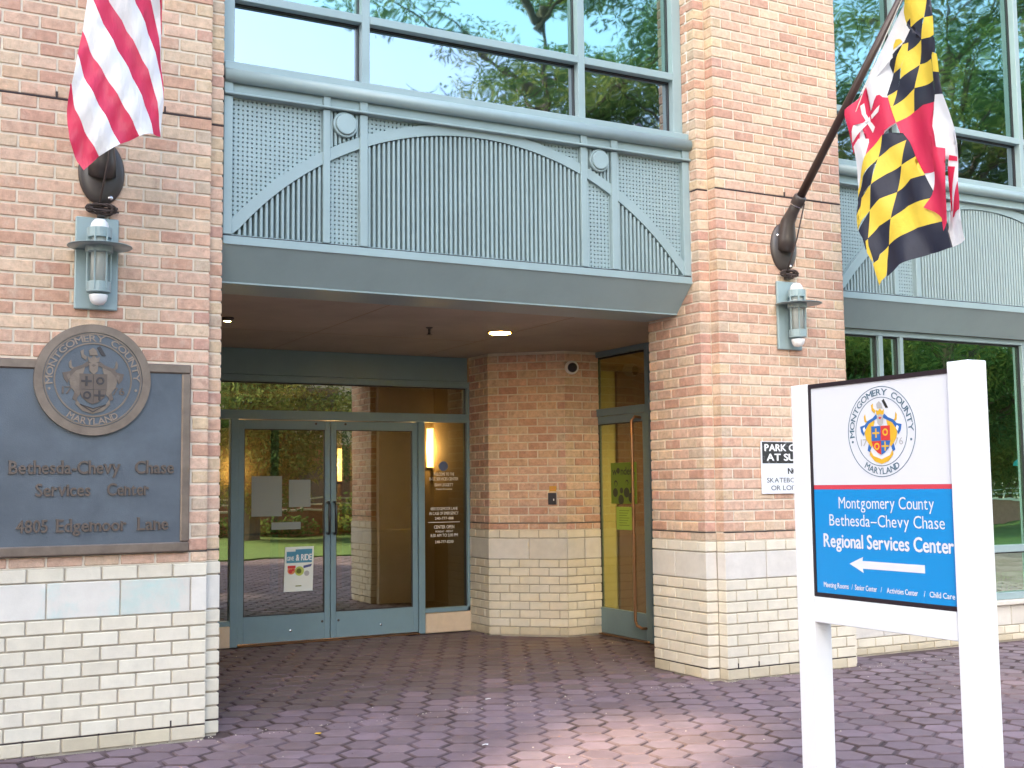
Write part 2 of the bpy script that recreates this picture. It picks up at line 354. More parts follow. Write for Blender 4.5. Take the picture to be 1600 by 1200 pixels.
def disc(mb, fr, cx, cy, r, d, th, n=24, mi=0, sy=1):
    mb.plate([(cx+r*math.cos(2*math.pi*k/n), cy+r*sy*math.sin(2*math.pi*k/n)) for k in range(n)], fr, d, th, mi)

def seal(parent, fr, Rr, pal, relief):
    """round county seal: rings, lettering round the rim, arms in the middle"""
    t = relief; e = .0003 if not t else .045
    k = lambda pts: [(x*Rr, y*Rr) for x, y in pts]
    mir = lambda pts: [(-x, y) for x, y in pts]
    for r0, r1 in (((.965, .98), (.735, .748)) if not t else ((.93, .96), (.735, .765))):
        r = MB(); ring(r, fr, Rr*r0, Rr*r1, 0, t or .0006); r.build('seal_ring', pal['line'], parent)
    tx = pal.get('txt', pal['line'])
    ring_text(parent, tx, 'seal_letter', 'MONTGOMERY  COUNTY', fr, Rr*.79, Rr*.13, R(187), R(-1), ext=e, bold=.014, d=t*.5+.0008)
    ring_text(parent, tx, 'seal_letter', 'MARYLAND', fr, Rr*.79, Rr*.13, R(236), R(304), inward=True, ext=e, bold=.014, d=t*.5+.0008)
    for sx in (-1, 1): q = MB(); disc(q, fr, sx*.845*Rr, -.20*Rr, .028*Rr, 0, t or .0009, 8); q.build('seal_dot', tx, parent)
    words(parent, pal['date'], 'seal_date', [('17', -.50*Rr, -.30*Rr, Rr*.15, Rr*.20), ('76', .50*Rr, -.30*Rr, Rr*.15, Rr*.24)], fr, ext=e, d=t*.5+.0008)
    L1, L2, L3 = .0007, .0012, .0017
    th = t or .0005
    def P(nm, c, pts, lv, both=True):
        MB().plate(k(pts), fr, lv, th).build(nm, pal[c], parent)
        if both: MB().plate(k(mir(pts)), fr, lv, th).build(nm, pal[c], parent)
    # mantling
    P('mantling', 'gold', [(-.16, .28), (-.30, .24), (-.42, .12), (-.47, -.02), (-.44, -.15), (-.36, -.26), (-.33, -.40), (-.25, -.30), (-.22, .05)], L1)
    P('mantling', 'blue', [(-.06, .30), (-.12, .38), (-.22, .30), (-.38, .24), (-.46, .16), (-.60, .13), (-.57, .0), (-.50, -.08), (-.44, .06), (-.34, .18), (-.20, .24)], L2)
    P('mantling_lining', 'white', [(-.52, .08), (-.47, .12), (-.44, .05), (-.49, -.01)], L3)
    P('mantling_tip', 'gold', [(-.48, .34), (-.44, .40), (-.42, .26), (-.34, .22), (-.38, .18), (-.47, .24)], L1)
    P('mantling_end', 'blue', [(-.36, -.26), (-.40, -.40), (-.33, -.44), (-.29, -.33)], L2)
    P('crown', 'gold', [(-.10, .36), (-.12, .48), (-.06, .44), (0, .50), (.06, .44), (.12, .48), (.10, .36)], L2, False)
    P('crest_feather', 'white' if t else 'grey', [(-.08, .50), (-.10, .60), (-.02, .66), (.05, .60), (.08, .50)], L2, False)
    P('crest_plume', 'gold', [(-.16, .40), (-.24, .46), (-.26, .58), (-.20, .62), (-.20, .52), (-.13, .46)], L1, False)
    P('crest_plume', 'dark', [(.10, .60), (.06, .66), (.12, .70), (.18, .60), (.24, .50), (.16, .50), (.12, .56)], L1, False)
    P('helmet', 'white' if t else 'grey', [(-.09, .34), (0, .38), (.09, .34), (.08, .18), (0, .10), (-.08, .18)], L3, False)
    P('visor', 'red', [(-.05, .30), (0, .26), (.05, .30), (0, .32)], L3+.0004, False)
    P('shield_quarter', 'blue', [(-.27, .12), (-.003, .12), (-.003, -.197), (-.27, -.197)], L3, False)
    P('shield_quarter', 'red', [(.003, .12), (.27, .12), (.27, -.197), (.003, -.197)], L3, False)
    P('shield_quarter', 'red', [(-.27, -.203), (-.003, -.203), (-.003, -.50), (-.10, -.46), (-.22, -.36)], L3, False)
    P('shield_quarter', 'blue', [(.003, -.203), (.27, -.203), (.22, -.36), (.10, -.46), (.003, -.50)], L3, False)
    for cx, cy in ((-.135, -.03), (.12, -.32)):
        m = MB()
        m.plate(k([(cx+x, cy+y) for x, y in ((-.02, -.02), (-.02, -.10), (.02, -.10), (.02, -.02), (.10, -.02), (.10, .02), (.02, .02), (.02, .10), (-.02, .10), (-.02, .02), (-.10, .02), (-.10, -.02))]), fr, L3+.0004+(t*.6), th)
        m.build('shield_cross', pal['gold' if not t else 'dark'], parent)
    for cx, cy in ((.135, -.02), (-.12, -.32)):
        f2 = (fr[0]+fr[1]*(cx*Rr)+fr[2]*(cy*Rr), fr[1], fr[2], fr[3]); m = MB(); ring(m, f2, .045*Rr, .08*Rr, L3+.0004+(t*.6), th, 14); m.build('shield_ring', pal['gold' if not t else 'dark'], parent)
    P('scroll', 'gold', [(-.32, -.40), (-.24, -.52), (0, -.60), (0, -.70), (-.20, -.64), (-.34, -.50)], L2)
    if t:
        for r0 in (.60, .67): P('scroll_line', 'dark', [(-.25, -.50), (0, -r0+.02), (.25, -.50), (.25, -.515), (0, -r0), (-.25, -.515)], L2+t*.7, False)
MD_CLOTH=[('W',0,[(1.308,4.828),(1.399,4.912),(1.295,4.587),(1.212,4.341),(1.227,4.064),(1.006,3.941),(0.985,3.891),(0.888,3.935),(0.822,4.009),(0.791,4.272),(0.962,4.409)]),('Y',2,[(1.401,4.965),(1.47,4.939),(1.459,4.871),(1.408,4.773),(1.364,4.757),(1.309,4.632),(1.172,4.592),(1.255,4.719)]),('Y',2,[(1.459,4.871),(1.47,4.939),(1.567,4.902),(1.559,4.851),(1.53,4.733),(1.394,4.711),(1.408,4.773)]),('K',2,[(1.408,4.773),(1.394,4.711),(1.525,4.737),(1.484,4.594),(1.349,4.55),(1.357,4.615),(1.308,4.611),(1.33,4.693),(1.364,4.762)]),('K',2,[(1.311,4.616),(1.27,4.559),(1.205,4.434),(1.162,4.517),(1.182,4.565)]),('Y',2,[(1.314,4.615),(1.357,4.615),(1.349,4.55),(1.288,4.444),(1.211,4.432),(1.258,4.536)]),('Y',2,[(1.349,4.55),(1.484,4.594),(1.436,4.431),(1.272,4.372),(1.294,4.451)]),('K',2,[(1.211,4.432),(1.288,4.448),(1.27,4.373),(1.236,4.301),(1.156,4.279),(1.178,4.361)]),('K',2,[(1.272,4.372),(1.436,4.431),(1.388,4.273),(1.202,4.189),(1.236,4.301)]),('Y',2,[(1.164,4.276),(1.238,4.303),(1.204,4.188),(1.19,4.191)]),('Y',2,[(1.202,4.189),(1.388,4.273),(1.353,4.113),(1.227,4.064),(1.19,4.183)]),('K',2,[(1.567,4.902),(1.591,4.875),(1.592,4.821),(1.608,4.718),(1.536,4.731),(1.559,4.851)]),('Y',2,[(1.536,4.731),(1.608,4.718),(1.629,4.57),(1.565,4.565),(1.484,4.594)]),('K',2,[(1.484,4.594),(1.628,4.557),(1.627,4.456),(1.606,4.405),(1.436,4.431)]),('Y',2,[(1.436,4.431),(1.606,4.405),(1.616,4.337),(1.609,4.25),(1.388,4.273)]),('K',2,[(1.388,4.273),(1.609,4.25),(1.611,4.147),(1.597,4.103),(1.357,4.112)]),('R',2,[(1.357,4.112),(1.47,4.123),(1.595,4.104),(1.592,4.048),(1.567,3.985),(1.594,3.882),(1.599,3.776),(1.58,3.617),(1.553,3.623),(1.355,3.645),(1.293,3.884),(1.227,4.064)]),('K',1,[(1.62,4.572),(1.649,4.51),(1.656,4.429),(1.609,4.454)]),('Y',1,[(1.61,4.453),(1.671,4.415),(1.684,4.359),(1.691,4.278),(1.615,4.311)]),('K',1,[(1.615,4.311),(1.691,4.278),(1.697,4.198),(1.703,4.123),(1.607,4.152)]),('W',1,[(1.598,4.155),(1.703,4.123),(1.729,4.008),(1.753,3.873),(1.764,3.657),(1.595,3.7),(1.556,3.971)]),('R',1,[(0.964,4.407),(0.976,4.321),(0.995,4.211),(1.057,4.239),(1.044,4.282),(1.067,4.31),(1.097,4.307),(1.126,4.28),(1.17,4.264),(1.194,4.173),(1.227,4.064),(1.124,4.011),(1.049,3.949),(1.004,3.914),(1.009,3.996),(0.913,4.125),(0.902,4.015),(0.866,3.997),(0.812,3.936),(0.805,4.089),(0.783,4.237),(0.791,4.277),(0.883,4.33)]),('W',2,[(0.905,4.278),(0.937,4.291),(0.951,4.207),(0.984,4.156),(1.053,4.076),(1.031,4.036),(0.96,4.139),(0.917,4.212)]),('W',2,[(1.111,4.223),(1.099,4.174),(0.998,4.143),(0.849,4.03),(0.823,4.018),(0.833,4.1),(0.854,4.141),(0.879,4.134),(0.891,4.121),(0.999,4.179)]),('R',3,[(0.96,4.326),(0.97,4.323),(1.023,4.121),(1.009,4.121)]),('W',1,[(0.826,3.989),(0.893,4.03),(0.995,4.002),(1.005,3.942),(0.978,3.87),(0.873,3.617),(0.846,3.739)]),('R',1,[(1.008,4.008),(1.148,4.028),(1.133,3.984),(0.978,3.87),(0.999,3.934)]),('K',2,[(1.249,3.971),(1.274,3.976),(1.298,3.921),(1.088,3.834),(1.127,3.995),(1.195,3.996)]),('Y',2,[(1.127,3.997),(1.088,3.834),(1.068,3.809),(0.943,3.726),(0.874,3.587),(0.867,3.642),(0.905,3.745),(0.978,3.872)]),('K',2,[(1.072,3.811),(1.038,3.646),(0.95,3.609),(0.916,3.573),(0.913,3.521),(0.871,3.453),(0.888,3.526),(0.87,3.569),(0.879,3.606),(0.956,3.723)]),('Y',2,[(1.036,3.644),(1.0,3.464),(0.927,3.402),(0.887,3.334),(0.871,3.453),(0.913,3.521),(0.918,3.573)]),('K',2,[(0.996,3.46),(0.977,3.259),(0.987,3.209),(0.951,3.178),(0.933,3.267),(0.895,3.33),(0.939,3.39)]),('Y',2,[(0.957,3.243),(0.976,3.254),(0.987,3.209),(1.005,3.073),(0.988,3.1),(0.959,3.157)]),('Y',2,[(1.298,3.921),(1.255,3.745),(1.144,3.706),(1.041,3.645),(1.088,3.834),(1.178,3.887)]),('K',2,[(1.255,3.745),(1.21,3.559),(1.097,3.528),(1.0,3.464),(1.041,3.645),(1.144,3.706)]),('Y',2,[(1.21,3.559),(1.175,3.37),(1.063,3.337),(0.977,3.259),(1.0,3.464),(1.097,3.528)]),('K',2,[(1.175,3.37),(1.141,3.18),(1.058,3.13),(1.05,3.093),(1.014,3.071),(0.98,3.201),(0.977,3.259),(1.063,3.337)]),('Y',2,[(1.139,3.181),(1.123,3.071),(1.127,2.958),(1.079,2.929),(1.055,2.9),(1.025,2.975),(1.001,3.069),(1.047,3.089),(1.062,3.129)]),('K',2,[(1.274,3.976),(1.318,3.906),(1.377,3.779),(1.255,3.745),(1.298,3.921)]),('Y',2,[(1.377,3.779),(1.43,3.692),(1.475,3.619),(1.345,3.621),(1.21,3.559),(1.255,3.745)]),('K',2,[(1.475,3.619),(1.534,3.485),(1.51,3.445),(1.311,3.434),(1.175,3.37),(1.21,3.559),(1.345,3.621)]),('Y',2,[(1.515,3.446),(1.572,3.341),(1.618,3.271),(1.396,3.26),(1.141,3.18),(1.175,3.37),(1.311,3.434)]),('K',2,[(1.618,3.271),(1.646,3.174),(1.69,3.069),(1.478,3.063),(1.266,3.019),(1.136,2.952),(1.126,3.071),(1.139,3.181),(1.396,3.26)]),('W',2,[(1.475,3.619),(1.578,3.624),(1.582,3.537),(1.54,3.479)]),('W',3,[(1.602,3.911),(1.76,3.867),(1.77,3.749),(1.779,3.667),(1.706,3.677),(1.622,3.761)]),('W',2,[(1.695,3.68),(1.781,3.658),(1.789,3.471),(1.818,3.298),(1.835,3.085),(1.798,3.075),(1.69,3.067),(1.636,3.19),(1.675,3.408)]),('R',3,[(1.707,3.699),(1.777,3.67),(1.777,3.639),(1.7,3.663)]),('R',3,[(1.693,3.625),(1.757,3.606),(1.726,3.441),(1.698,3.315),(1.681,3.318)]),('R',3,[(1.789,3.497),(1.802,3.45),(1.819,3.359),(1.815,3.296),(1.756,3.289),(1.722,3.27),(1.695,3.269),(1.744,3.375)]),('R',5,[(1.626,3.771),(1.712,3.74),(1.698,3.634),(1.709,3.534),(1.688,3.281),(1.686,3.233),(1.654,3.18),(1.624,3.281),(1.555,3.336),(1.474,3.385),(1.533,3.458),(1.597,3.605)])]
US_EDGES=[[(-0.986,3.51),(-0.988,3.48),(-0.991,3.451),(-0.993,3.422),(-0.995,3.393),(-0.995,3.364),(-0.993,3.336),(-0.991,3.307),(-0.988,3.279),(-0.986,3.251),(-0.984,3.222),(-0.976,3.196),(-0.966,3.17),(-0.957,3.144),(-0.945,3.12),(-0.93,3.097),(-0.916,3.074)],[(-0.981,3.506),(-0.977,3.482),(-0.973,3.458),(-0.969,3.433),(-0.965,3.409),(-0.96,3.385),(-0.951,3.363),(-0.942,3.341),(-0.933,3.318),(-0.924,3.296),(-0.915,3.274),(-0.904,3.253),(-0.893,3.232),(-0.882,3.211),(-0.871,3.19),(-0.86,3.169),(-0.848,3.148)],[(-0.955,3.668),(-0.947,3.637),(-0.94,3.606),(-0.932,3.575),(-0.924,3.544),(-0.913,3.515),(-0.899,3.488),(-0.884,3.461),(-0.87,3.433),(-0.856,3.406),(-0.841,3.378),(-0.826,3.351),(-0.812,3.324),(-0.797,3.296),(-0.782,3.269),(-0.767,3.241),(-0.752,3.214)],[(-0.928,3.806),(-0.917,3.77),(-0.905,3.734),(-0.893,3.698),(-0.877,3.664),(-0.859,3.632),(-0.841,3.599),(-0.823,3.567),(-0.804,3.535),(-0.786,3.502),(-0.767,3.47),(-0.748,3.438),(-0.73,3.405),(-0.712,3.372),(-0.694,3.339),(-0.676,3.305),(-0.658,3.272)],[(-0.905,4.029),(-0.89,3.981),(-0.875,3.933),(-0.858,3.886),(-0.835,3.842),(-0.813,3.799),(-0.79,3.755),(-0.765,3.713),(-0.739,3.671),(-0.713,3.629),(-0.688,3.586),(-0.665,3.542),(-0.641,3.497),(-0.621,3.451),(-0.603,3.403),(-0.591,3.353),(-0.581,3.302)],[(-0.867,4.121),(-0.847,4.07),(-0.827,4.019),(-0.802,3.971),(-0.773,3.926),(-0.744,3.881),(-0.716,3.834),(-0.688,3.788),(-0.661,3.74),(-0.635,3.692),(-0.609,3.643),(-0.589,3.591),(-0.571,3.537),(-0.557,3.482),(-0.549,3.424),(-0.542,3.367),(-0.534,3.31)],[(-0.798,4.255),(-0.779,4.209),(-0.759,4.162),(-0.74,4.116),(-0.72,4.069),(-0.7,4.022),(-0.676,3.979),(-0.651,3.936),(-0.628,3.891),(-0.607,3.845),(-0.586,3.798),(-0.569,3.75),(-0.552,3.701),(-0.538,3.65),(-0.534,3.597),(-0.529,3.543),(-0.525,3.49)],[(-0.745,4.404),(-0.728,4.358),(-0.71,4.312),(-0.693,4.266),(-0.675,4.219),(-0.658,4.173),(-0.639,4.127),(-0.62,4.082),(-0.602,4.036),(-0.585,3.989),(-0.567,3.942),(-0.555,3.893),(-0.545,3.843),(-0.536,3.792),(-0.533,3.74),(-0.53,3.688),(-0.526,3.636)],[(-0.699,4.553),(-0.684,4.509),(-0.668,4.465),(-0.653,4.421),(-0.637,4.376),(-0.624,4.331),(-0.611,4.285),(-0.599,4.238),(-0.587,4.192),(-0.575,4.146),(-0.565,4.099),(-0.554,4.052),(-0.544,4.004),(-0.541,3.955),(-0.538,3.906),(-0.534,3.856),(-0.531,3.807)],[(-0.7,4.623),(-0.684,4.587),(-0.668,4.552),(-0.652,4.517),(-0.639,4.479),(-0.627,4.442),(-0.615,4.404),(-0.602,4.366),(-0.59,4.328),(-0.579,4.289),(-0.572,4.249),(-0.565,4.209),(-0.558,4.169),(-0.551,4.128),(-0.544,4.088),(-0.54,4.046),(-0.536,4.005)]]
# ================================================================ THE SETTING: ground, pavers
B0 = .08362; ZB = 9*B0; ZS = ZB+.2090; ZC = 1.0452; ZR = ZC-.0135; HR = .08128; L_ = .2032; W = 3.933; WP = 1.30
RH, ND, Y1 = 4.40, .0, .0
LEFTX = -1.3208
def pick(p): return random.choice(p)
REDS = [(.60, .39, .285), (.57, .35, .25), (.62, .42, .31), (.54, .315, .22), (.60, .40, .27), (.63, .45, .32), (.58, .37, .27), (.61, .40, .295), (.51, .29, .21), (.61, .45, .32)]
TANS = [(.62, .46, .30), (.57, .42, .28), (.50, .38, .28), (.52, .30, .23)]
CREAM = [(.665, .605, .49), (.68, .625, .515), (.655, .59, .475), (.665, .605, .50), (.67, .605, .49)]
TANC = [(.56, .49, .36), (.60, .53, .41), (.52, .45, .33)]
STONE = [(.64, .60, .55), (.66, .62, .56), (.61, .57, .51)]
def proj(p):
    d = Vector(p)-CAM; z = d.dot(CF)
    if z < .1: return None
    return (800+FPX*d.dot(CR)/z, 600-FPX*d.dot(CU)/z, z)
_bm = {}
def lay(root, specs, limit=300, ch=.004):
    """specs: (cx,cy,cz,rot,lx,ly,lz,kind,tint). Largest in view become single bricks, the rest one joined part"""
    sc_ = []
    for i, s in enumerate(specs):
        p = proj(s[:3]); a = -1
        if p and -25 < p[0] < 1625 and -25 < p[1] < 1225:
            a = s[4]*s[6]/(p[2]**2)
        sc_.append((a, i))
    sc_.sort(reverse=True)
    single = [i for a, i in sc_ if a > 0 and specs[i][7] != 'hid']
    red = [i for i in single if specs[i][7] != 'stone'][:limit]; st = [i for i in single if specs[i][7] == 'stone']
    single = set(red) | set(st)
    rest = {'red': MB(), 'cream': MB()}
    for i, s in enumerate(specs):
        cx, cy, cz, rot, lx, ly, lz, kind, tint = s
        if i in single:
            key = (round(lx, 3), round(ly, 3), round(lz, 3), kind)
            if key not in _bm:
                mb = MB().cbox((0, 0, 0), (lx, ly, lz), 0, ch); me = bpy.data.meshes.new('brick'); me.from_pydata(mb.v, [], mb.f)
                me.materials.append(M['brick'] if kind == 'red' else M['block']); _bm[key] = me
            o = link('stone_block' if kind == 'stone' else 'brick', _bm[key], root, (cx, cy, cz)); o.rotation_euler = (0, 0, rot); o.color = (*tint, 1)
            if kind == 'stone' and cx < -.15 and cy < .06:
                o.material_slots[0].link = 'OBJECT'; o.material_slots[0].material = M['stone_st']; o['label'] = 'pale stone block with a turquoise stain'
        else:
            rest['red' if kind in ('red', 'hid') else 'cream'].cbox((cx, cy, cz), (lx, ly, lz), rot, ch, tint)
    if rest['red'].v: rest['red'].build('brick', M['brick_a'], root, 'stuff')
    if rest['cream'].v: rest['cream'].build('brick', M['block_a'], root, 'stuff')
JT = .0125
def courses(ztop):
    """(z0, z1, kind, index)"""
    out = [(i*B0, (i+1)*B0, 'cream', i) for i in range(9)]+[(ZB, ZS, 'stone', 9), (ZS, ZC, 'cream', 10)]
    out.append((ZC, ZR+HR, 'red', 11)); i = 1
    while ZR+i*HR < ztop: out.append((ZR+i*HR, ZR+(i+1)*HR, 'red', 11+i)); i += 1
    return out
def run(specs, P, d, nrm, length, kind, z0, z1, pitch, phase, depth, headers=TANS, first_len=None):
    """a row of bricks along unit d from point P (face line), nrm points out of the wall; phase 0: starts with a full brick, 1: half"""
    x = 0; first = True; rot = math.atan2(d[1], d[0]); jt = JT
    pl_ = pitch*2 if kind == 'stone' else pitch
    while x < length-.01:
        l = pl_/2 if (first and phase) else pl_
        if first and first_len: l = first_len
        l = min(l, length-x)
        if length-x-l < .03: l = length-x
        g = .007 if kind == 'stone' else .0095 if kind == 'cream' else jt
        a = x+(0 if x == 0 else g/2); b = x+l-(0 if x+l >= length-.01 else g/2)
        tint = pick(STONE if kind == 'stone' else (TANC if z0 < .01 else CREAM) if kind == 'cream' else (headers if l < pitch*.7 and random.random() < .75 else REDS))
        f = random.uniform(.94, 1.06) if kind == 'red' else random.uniform(.97, 1.03); tint = tuple(c*f for c in tint)
        out = random.uniform(-.0012, .0012)+(.005 if kind != 'red' else 0)
        m = (a+b)/2; cc = (P[0]+d[0]*m-nrm[0]*(depth/2-out), P[1]+d[1]*m-nrm[1]*(depth/2-out))
        specs.append((cc[0], cc[1], (z0+z1)/2+g*.0, rot, b-a, depth, (z1-z0)-g, kind, tint))
        x += l; first = False
def joint_strip(mb, P, d, nrm, length, z, h=.009):
    rot = math.atan2(d[1], d[0]); m = length/2
    mb.cbox((P[0]+d[0]*m+nrm[0]*(-.006), P[1]+d[1]*m+nrm[1]*(-.006), z), (length-.002, .014, h), rot, .002)
def pier(x0, x1, side, ztop, pitch, label, loc):
    """brick pier with a stepped corner; side=+1: notch and return on the right, -1: on the left, 0 both"""
    root = thing('brick_pier', loc, label, 'brick pier'); sp = []
    sides = (-1, 1) if side == 0 else (side,)
    for z0, z1, kind, i in courses(ztop):
        ph = (i % 2) if kind != 'stone' else 0
        if kind == 'cream' and i == 10: ph = 0
        n = 6.5*pitch if x1-x0 > 6.4*pitch else x1-x0
        # from the visible corner outwards so that the bond starts at the arris
        if side == 1: run(sp, (x1, 0), (-1, 0), (0, -1), x1-x0, kind, z0, z1, pitch, ph, .10, first_len=.0965 if kind == 'stone' else None)
        else: run(sp, (x0, 0), (1, 0), (0, -1), x1-x0, kind, z0, z1, pitch, ph, .10)
        for s in sides:
            xe = x1 if s > 0 else x0
            # corner of the notch (header, alternately joined to a stretcher of the return)
            px = xe+s*.1016
            if kind == 'stone':
                sp.append(((xe+px)/2+s*.0025, .1+.198, (z0+z1)/2, 0, .1016, .4, (z1-z0)-.008, kind, pick(STONE)))
                if s < 0 or side != 0: 
                    sp.append((px-s*.05+s*.0025, .1+.4+.16, (z0+z1)/2, 0, .1, .31, (z1-z0)-.008, kind, pick(STONE)))
                continue
            half = 1-ph
            l0 = .1 if half else .2
            tint = pick(CREAM) if kind == 'cream' else pick(TANS+REDS)
            o = .005 if kind == 'cream' else 0
            sp.append(((xe+px)/2+s*o/2, .1+l0/2-o/2-.002, (z0+z1)/2, 0, .1016+o-.002, l0+o-JT/2, (z1-z0)-JT, kind, tint))
            run(sp, (px, .1+l0), (0, 1), (s, 0), .711-l0, kind, z0, z1, .2032, 0, .10)
    lay(root, sp)
    e = .007
    for mm, za, zb_ in (('mortar_c', -.02, ZC-.0021), ('mortar', ZC-.002, ztop+.08)):
        m = MB(); m.box(x0+e, x1-e, e, .79, za, zb_)
        for s in sides:
            a, b = (x1-.05, x1+.1016-e) if s > 0 else (x0-.1016+e, x0+.05)
            m.box(a, b, .1+e, .80, za+.0005, zb_-.0005)
        m.build('mortar', M[mm], root)
    # soft joints and weep holes
    for zj in (B0, ZR+HR, ZR+34*HR):
        if zj > ztop: continue
        j = MB(); joint_strip(j, (x0, 0), (1, 0), (0, -1), x1-x0, zj, .007 if zj < 2 else .011)
        for s in sides:
            xe = x1 if s > 0 else x0; px = xe+s*.1016
            joint_strip(j, (min(xe, px), .1), (1, 0), (0, -1), .1016, zj, .007 if zj < 2 else .011); joint_strip(j, (px, .1), (0, 1), (s, 0), .7, zj, .007 if zj < 2 else .011)
        j.build('soft_joint', M['sealant'], root)
    wx = [(x1-.2032*1, B0), (x1-.2032*3, B0), (x1-.2032*5, B0), (x1-.2032*1.42, ZR+34*HR), (x1-.2032*4.5, ZR+34*HR)] if side == 1 else [(x0+pitch*.5, B0), (x0+pitch*1.5, B0), (x0+pitch*3.5, ZR+34*HR)]
    for x, z in wx: MB().box(x-.005, x+.005, -.004, .05, z+.004, z+.04).build('weep_hole', M['sealant'], root)
    return root

g = MB().box(-60, 90, -60, 60, -.6, -.045); tag(g.build('ground', M['asphalt']), 'dark asphalt ground around the plaza', kind='structure')
g = MB().box(-12, 32, -9.6, 7, -.2, -.012); sand = tag(g.build('pavement', M['sand']), 'mauve hexagonal paver pavement', kind='structure')
# hexagonal pavers
HP = .2215; rot0 = R(3.0)
e1 = V(math.cos(rot0), math.sin(rot0), 0)*HP; e2 = V(math.cos(rot0+R(60)), math.sin(rot0+R(60)), 0)*HP
hexes = []
def indoors(x, y):
    if y > 3.87: return True
    if y > .02 and (LEFTX-.1 < x < .1 or W-.1 < x < W+WP+.02) and y < .82: return True
    if x > 4.62 and y > .4: return True
    if x < .02 and y > .75: return True
    if y > .36 and x > W+WP: return True
    if x > 3.70 and y > 2.93: return True
    return False
for i in range(-70, 75):
    for j in range(-45, 40):
        p = V(1.884, -.99, 0)+e1*i+e2*j
        if not (-6.5 < p.x < 13 and -9.4 < p.y < 3.9) or indoors(p.x, p.y): continue
        q = proj(p); a = -1
        if q and -20 < q[0] < 1620 and 900 < q[1] < 1225: a = 1/q[2]**2
        hexes.append((a, p))
hexes.sort(key=lambda t: -t[0])
def hexgeo(c, ang, r=.1180, tilt=(0, 0), dz=0):
    vs = []
    for rr, z in ((r-.0115, 0), (r-.002, -.005), (r, -.03)):
        for k in range(6):
            t = ang+R(30+60*k); x, y = rr*math.cos(t), rr*math.sin(t); vs.append((c[0]+x, c[1]+y, c[2]+z+x*tilt[0]+y*tilt[1]+dz))
    fs = [tuple(range(6))]
    for b in (0, 6):
        for k in range(6): fs.append((b+k, b+6+k, b+6+(k+1) % 6, b+(k+1) % 6))
    return vs, fs
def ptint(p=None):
    # pavers inside the sheltered entrance are browner, with a ragged limit
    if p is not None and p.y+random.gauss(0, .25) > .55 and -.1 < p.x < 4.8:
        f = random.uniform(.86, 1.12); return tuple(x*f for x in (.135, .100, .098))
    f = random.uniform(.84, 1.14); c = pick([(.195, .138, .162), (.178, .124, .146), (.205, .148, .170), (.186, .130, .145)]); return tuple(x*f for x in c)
hv, hf = hexgeo((0, 0, 0), rot0); hm = bpy.data.meshes.new('paver'); hm.from_pydata(hv, [], hf); hm.materials.append(M['paver']); hm.materials.append(M['sand'])
for i_, p_ in enumerate(hm.polygons): p_.material_index = 1 if i_ else 0
rest = MB()
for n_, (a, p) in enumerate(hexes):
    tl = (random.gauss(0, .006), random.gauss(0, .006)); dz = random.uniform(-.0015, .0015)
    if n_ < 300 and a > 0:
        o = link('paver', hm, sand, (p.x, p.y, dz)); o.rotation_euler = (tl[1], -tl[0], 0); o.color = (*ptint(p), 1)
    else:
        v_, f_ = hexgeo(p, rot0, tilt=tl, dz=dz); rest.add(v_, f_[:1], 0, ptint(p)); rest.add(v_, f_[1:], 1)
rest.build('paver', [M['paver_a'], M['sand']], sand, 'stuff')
gr = MB()
for _ in range(900):
    x = random.uniform(-2, 7); y = random.choice((random.uniform(-4, 3.8), random.gauss(-.02, .06)))
    if indoors(x, y): continue
    s_ = random.uniform(.002, .006); gr.add([(x-s_, y, .001), (x+s_*.5, y-s_, .001), (x+s_, y+s_*.6, .001), (x, y, .001+s_)], [(0, 1, 3), (1, 2, 3), (2, 0, 3)], random.random() < .4)
tag(gr.build('grit', [M['sand'], M['mortar']]), 'loose grit scattered on the pavers and along the wall feet', 'grit', kind='stuff')

# ---------------------------------------------------------------- piers and walls
pl = pier(LEFTX, 0, 1, 5.0, .2032, 'left brick pier on a cream block base, carrying the bronze plaque and striped flag', (-.66, 0, 0))
pr = pier(W, W+WP, 0, 6.6, .2, 'right brick pier on a cream block base, between the entrance and the green storefront windows', (W+.65, 0, 0))
# angled brick wall in the entrance: return, diagonal, short front
aw = thing('angled_brick_wall', (4.0, 3.2, 0), 'angled brick wall with cream base between the glass doors and the side door', 'brick wall'); sp = []
PA = [(3.69, 3.93), (3.69, 3.49), (4.29, 2.955), (4.69, 2.955)]
for z0, z1, kind, i in courses(2.75):
    if z1 > 2.86: z1 = 2.86
    ph = i % 2
    k2 = kind
    run(sp, PA[1], (0, 1), (-1, 0), .44, k2, z0, z1, .2032, 1-ph, .09)
    d = Vector((PA[2][0]-PA[1][0], PA[2][1]-PA[1][1])); ln = d.length; d.normalize(); nn = (d.y, -d.x)
    run(sp, (PA[1][0]+d.x*.006, PA[1][1]+d.y*.006), (d.x, d.y), nn, ln-.012, k2, z0, z1, .2032, 1-ph if kind != 'stone' else 0, .09)
    run(sp, PA[2], (1, 0), (0, -1), .40, k2, z0, z1, .2032, ph, .09)
lay(aw, sp)
ea = .008
for mm, za, zb_ in (('mortar_c', -.02, ZC-.0021), ('mortar', ZC-.002, 2.88)):
    m = MB()
    m.add([(x, y, z) for z in (za, zb_) for x, y in ((3.69+ea, 3.93), (3.69+ea, 3.49+ea*.5), (4.29+ea*.4, 2.955+ea), (4.69, 2.955+ea), (4.69, 3.95), (3.69+ea, 3.95))],
      [(5, 4, 3, 2, 1, 0), (6, 7, 8, 9, 10, 11)]+[(i, (i+1) % 6, 6+(i+1) % 6, 6+i) for i in range(6)])
    m.build('mortar', M[mm], aw)
j = MB(); 
